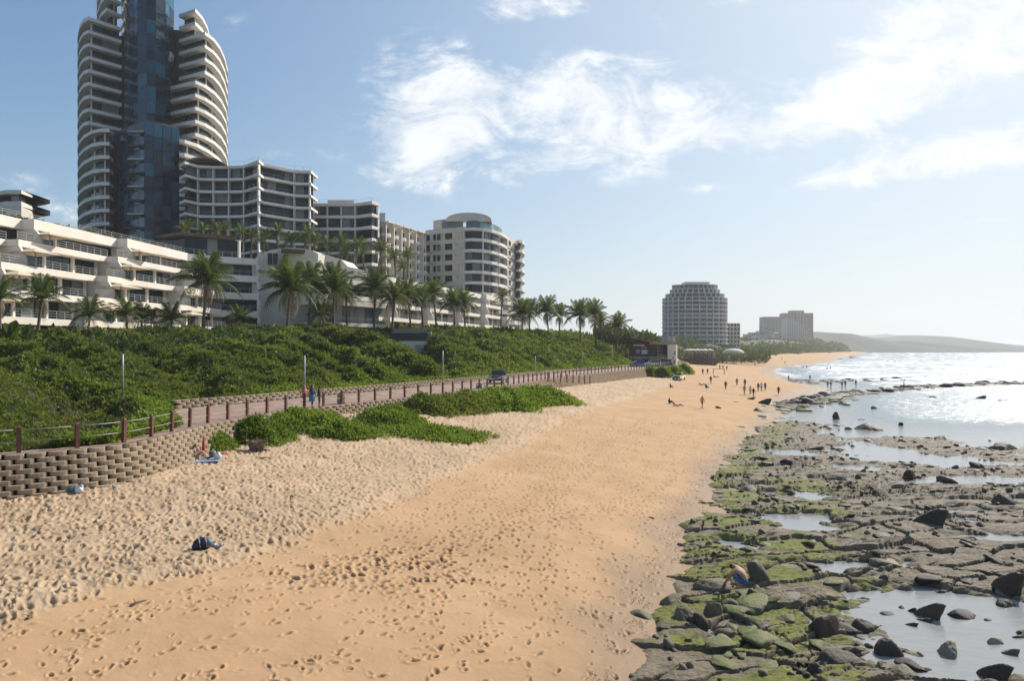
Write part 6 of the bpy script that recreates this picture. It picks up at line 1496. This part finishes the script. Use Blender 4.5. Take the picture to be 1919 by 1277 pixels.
# ------------------------------------------------------------------ things on the sand
def drop(x, y, dz=0): X_, D, z = ray(x, y); return (X_, D, z+dz)
def blobby(name, parts, m, loc, rz=0, seed=1, amp=.12, parent=None):
    """crumpled soft form from overlapping ellipsoids"""
    mb = MB(); rs = random.Random(seed)
    for c, r_ in parts: mb.ell(c, r_, 16, 9)
    v = np.array(mb.v); k = 1+amp*vn(v[:, 0]*9+seed, v[:, 1]*9+v[:, 2]*7, seed)+amp*.5*vn(v[:, 0]*22, v[:, 2]*22+v[:, 1]*15, seed+1); v = v*k[:, None]
    mb.v = [tuple(p) for p in v]; return mb.build(name, m, parent, loc, smooth=True, rot=(0, 0, rz))
NVM = mat('navy_nylon', (.012, .02, .05), .5, .3, 8, .5, 30); GNM = mat('grey_teal_nylon', (.10, .17, .20), .5, .2, 8, .4, 30)
e = empty('backpack', drop(380, 1031), .5, 'navy and teal backpack lying alone on the dry sand', 'backpack')
blobby('bag_body', [((0,0,.19),(.33,.22,.24)), ((-.2,-.02,.13),(.17,.18,.16))], NVM, (0,0,0), 0, 3, .10, e); blobby('front_pocket', [((.18,-.07,.22),(.16,.17,.17))], GNM, (0,0,0), 0, 4, .08, e)
for s in (-.1, .12):
    mb = MB(); mb.tube([(s, .1, .38), (s-.05, -.1, .46), (s-.02, -.22, .3), (s, -.25, .12)], .018, 5); mb.build('strap', GREY, e)
blobby('crumpled_towel', [((0,0,.05),(.17,.10,.08)), ((.1,.03,.06),(.09,.08,.09))], mat('pale_cloth', (.5,.45,.46), .9, .2, 12), drop(405, 1027, .0), .2, 7, .3); o = bpy.context.scene.objects['crumpled_towel']; tag(o, 'crumpled pale cloth tucked against the backpack', 'towel')
WPL = mat('white_plastic', (.72,.72,.74), .35, .1, 8, .4, 30)
o = blobby('plastic_bag', [((0,0,.13),(.17,.14,.17)), ((.07,.0,.24),(.09,.08,.12))], WPL, drop(148, 925), 0, 9, .25); tag(o, 'white plastic bag left at the foot of the block wall', 'bag')
o = blobby('dark_bundle', [((0,0,.10),(.20,.12,.12)), ((-.14,.02,.08),(.1,.1,.09))], GNM, drop(136, 925), 0, 10, .25); tag(o, 'dark bundle lying beside the white bag at the wall', 'bundle')
X_, D, z = ray(160, 922); mb = MB(); mb.tube([(0,-.15,0),(-.12,.25,.55),(-.22,.45,1.05)], [.02,.018,.012], 6); o = mb.build('leaning_stick', mat('bare_stick', (.42,.31,.17), .8), None, (X_, D+.2, z)); tag(o, 'bare yellow stick leaning on the block wall above the white bag', 'stick')
o = blobby('pigeon', [((0,0,.12),(.06,.13,.07)), ((0,.10,.20),(.035,.04,.05))], GREY, drop(214, 921), 1.2, 12, .04); tag(o, 'grey bird standing on the sand near the white bag', 'bird')
mb = MB(); mb.tube([(0,.13,.2),(0,.165,.19)], [.012,.004], 5); mb.build('beak', CHR, o); mb = MB(); mb.tube([(.02,0,-.01),(.02,0,.08)], .006, 4); mb.tube([(-.02,0,-.01),(-.02,0,.08)], .006, 4); mb.build('legs', cm(RED), o); mb = MB(); mb.add([(-.03,-.1,.12),(.03,-.1,.12),(.04,-.24,.09),(-.04,-.24,.09)], [(0,1,2,3)]); mb.build('tail', GREY, o)
# stump
X_, D, z = ray(481, 846); e = empty('tree_stump', (X_, D, z), 0, 'weathered fan-shaped tree stump standing on the sand', 'stump')
mb = MB(); n = 18; lv = [(0,.30),(.25,.33),(.5,.42),(.68,.52)]; vs = []
for h, r_ in lv:
    for k in range(n): a = 2*pi*k/n; q = r_*(1+.16*(k % 2)+.08*sin(k*2.3+h*3)); vs.append((q*cos(a)*1.15, q*sin(a)*.6, h-.08+(.08*sin(k*1.7) if h > .6 else 0)))
mb.add(vs, [(j*n+k, j*n+(k+1) % n, (j+1)*n+(k+1) % n, (j+1)*n+k) for j in range(3) for k in range(n)]+[tuple(range(3*n, 4*n))]); mb.build('trunk', mat('weathered_stump', (.22,.165,.12), .9, .3, 6, .8, 25), e)
for a in (.4, 2.2, 3.6, 5.1): mb = MB(); mb.tube([(0,0,.05),(.5*cos(a),.35*sin(a),.04),(.85*cos(a+.2),.6*sin(a+.2),-.05)], [.1,.06,.02], 6); mb.build('root', TRK, e)
# seated sunbather with her things
X_, D, z = ray(378, 864)
o = link('beach_towel', None) if 0 else None
mb = MB(); n = 9; vs = [(x_*1.0, y_*.75, .02+.03*float(vn(np.array(x_*2.), np.array(y_*2.), 5))) for y_ in np.linspace(-1, 1, n) for x_ in np.linspace(-1, 1, n)]
mb.add(vs, [(j*n+i, j*n+i+1, (j+1)*n+i+1, (j+1)*n+i) for j in range(n-1) for i in range(n-1)]); o = mb.build('beach_towel', mat('blue_towel', (.30,.36,.46), .9, .35, 5, col2=(.06,.10,.22)), None, (X_, D, z+.01), rot=(0, 0, .3)); tag(o, 'patterned blue and white towel spread at the end of the block wall', 'towel')
person(0,0,'sit',-1.3,(.45,.25,.2),(.5,.18,.15),'woman in a pink top sitting on the blue towel against the wall',at_=(X_-.45, D+.1, z+.03),shin=SK1,fore=SK1)
o = blobby('carrier_bag', [((0,0,.17),(.2,.16,.2)), ((.03,.02,.3),(.1,.09,.12))], WPL, (X_+.75, D+.25, z), 0, 15, .25); tag(o, 'white carrier bag at the right end of the blue towel', 'bag')
o = blobby('teal_bag', [((0,0,.2),(.2,.14,.24))], GNM, (X_+.2, D+.85, z), 0, 16, .2); tag(o, 'teal and yellow bag behind the blue towel', 'bag'); mb = MB(); mb.tube([(-.12,-.1,.3),(0,-.17,.42),(.12,-.1,.3)], .02, 5); mb.build('handle', cm(ORG), o)
o = blobby('dark_holdall', [((0,0,.14),(.3,.2,.16))], NVM, (X_-1.05, D+.0, z), .3, 17, .15); tag(o, 'dark holdall behind the seated woman, against the wall', 'bag')
e = empty('folded_parasol', (X_-.15, D+.55, z), 0, 'folded red and orange beach parasol stuck upright behind the seated woman', 'parasol'); mb = MB(); mb.tube([(0,0,-.1),(0,0,1.35)], .018, 6); mb.build('pole', RAILM, e); mb = MB(); mb.tube([(0,0,.35),(0,0,.55),(0,0,1.1),(0,0,1.25)], [.03,.09,.05,.015], 8); mb.build('canopy', cm(RED), e)
o = blobby('pink_cloth', [((0,0,.05),(.14,.1,.08)), ((.1,.05,.05),(.1,.07,.07))], cm((.6,.2,.2)), drop(420, 852), 0, 18, .3); tag(o, 'crumpled pink cloth on the sand right of the carrier bag', 'cloth')
# driftwood
for i, (x, y, L, a, lb) in enumerate(((1226,974,.45,2.5,'dark piece of driftwood in the middle of the smooth sand'),(488,862,.75,.1,'thin dark stick on the rough sand near the stump'),(1300,1195,.5,1,'piece of driftwood beside the flat grey boulder'),(243,1140,.5,.8,'short stick at the edge of the dry sand'),(52,1165,.4,1.8,'small twig on the sand near the left edge'))):
    X_, D, z = ray(x, y); mb = MB(); mb.tube([(0,0,.03),(L*.35*cos(a),L*.35*sin(a),.07),(L*cos(a+.2),L*sin(a+.2),.04)], [.035,.03,.012], 6); mb.tube([(L*.35*cos(a),L*.35*sin(a),.06),(L*.5*cos(a+.9),L*.5*sin(a+.9),.13)], [.02,.008], 5)
    o = mb.build('driftwood', TMB, None, (X_, D, z)); tag(o, lb, 'driftwood')
# seaweed and debris line at the water's edge
n = 2600; y = 15+rng.uniform(0, 1, n)**1.6*60; x = xw(y)-np.abs(rng.normal(0, 1.0, n))-.1+.9*vn(y*.5, y*0+1, 3); k = vn(x*.9, y*.7, 91) > .12
P = np.stack([x, y, sandz(x, y)+.02], -1)[k]; DEB = leafmat('seaweed', (.05,.035,.02), (.12,.08,.045), (.05,.03,.02), 0.); scatter('seaweed_debris', P, rng.uniform(.02, .055, k.sum()), clumps(DEB, 3, 9, 21, .5))

# bushes round the restaurant and the tent
_n = 900; _px = rng.uniform(1276, 1440, _n); _D = np.where(_px < 1345, rng.uniform(318, 330, _n), rng.uniform(372, 470, _n)); _D = np.where(rng.uniform(0, 1, _n) < .15, rng.uniform(345, 352, _n), _D); _X = (_px-959.5)/F*_D
scatter('beach_scrub', np.stack([_X, _D, 3.2+rng.uniform(0, 1, _n)*np.where(_D > 360, 5.5, 3.0)*(.6+.5*vn(_px*.08, _D*.05, 4))], -1), rng.uniform(1., 2.2, _n), CLD)
# ------------------------------------------------------------------ haze
def haze():
    m = bpy.data.materials.new('sea_haze'); m.use_nodes = True; t = m.node_tree; t.nodes.clear()
    o = t.nodes.new('ShaderNodeOutputMaterial'); v = t.nodes.new('ShaderNodeVolumePrincipled')
    v.inputs['Color'].default_value = (.95, .95, .95, 1); v.inputs['Density'].default_value = .00017; v.inputs['Anisotropy'].default_value = .12
    t.links.new(v.outputs[0], o.inputs['Volume'])
    mb = MB(); mb.box(-9000, 14000, -210, 16000, -2.4, 128)
    mb.build('haze', m, kind='stuff')
haze()
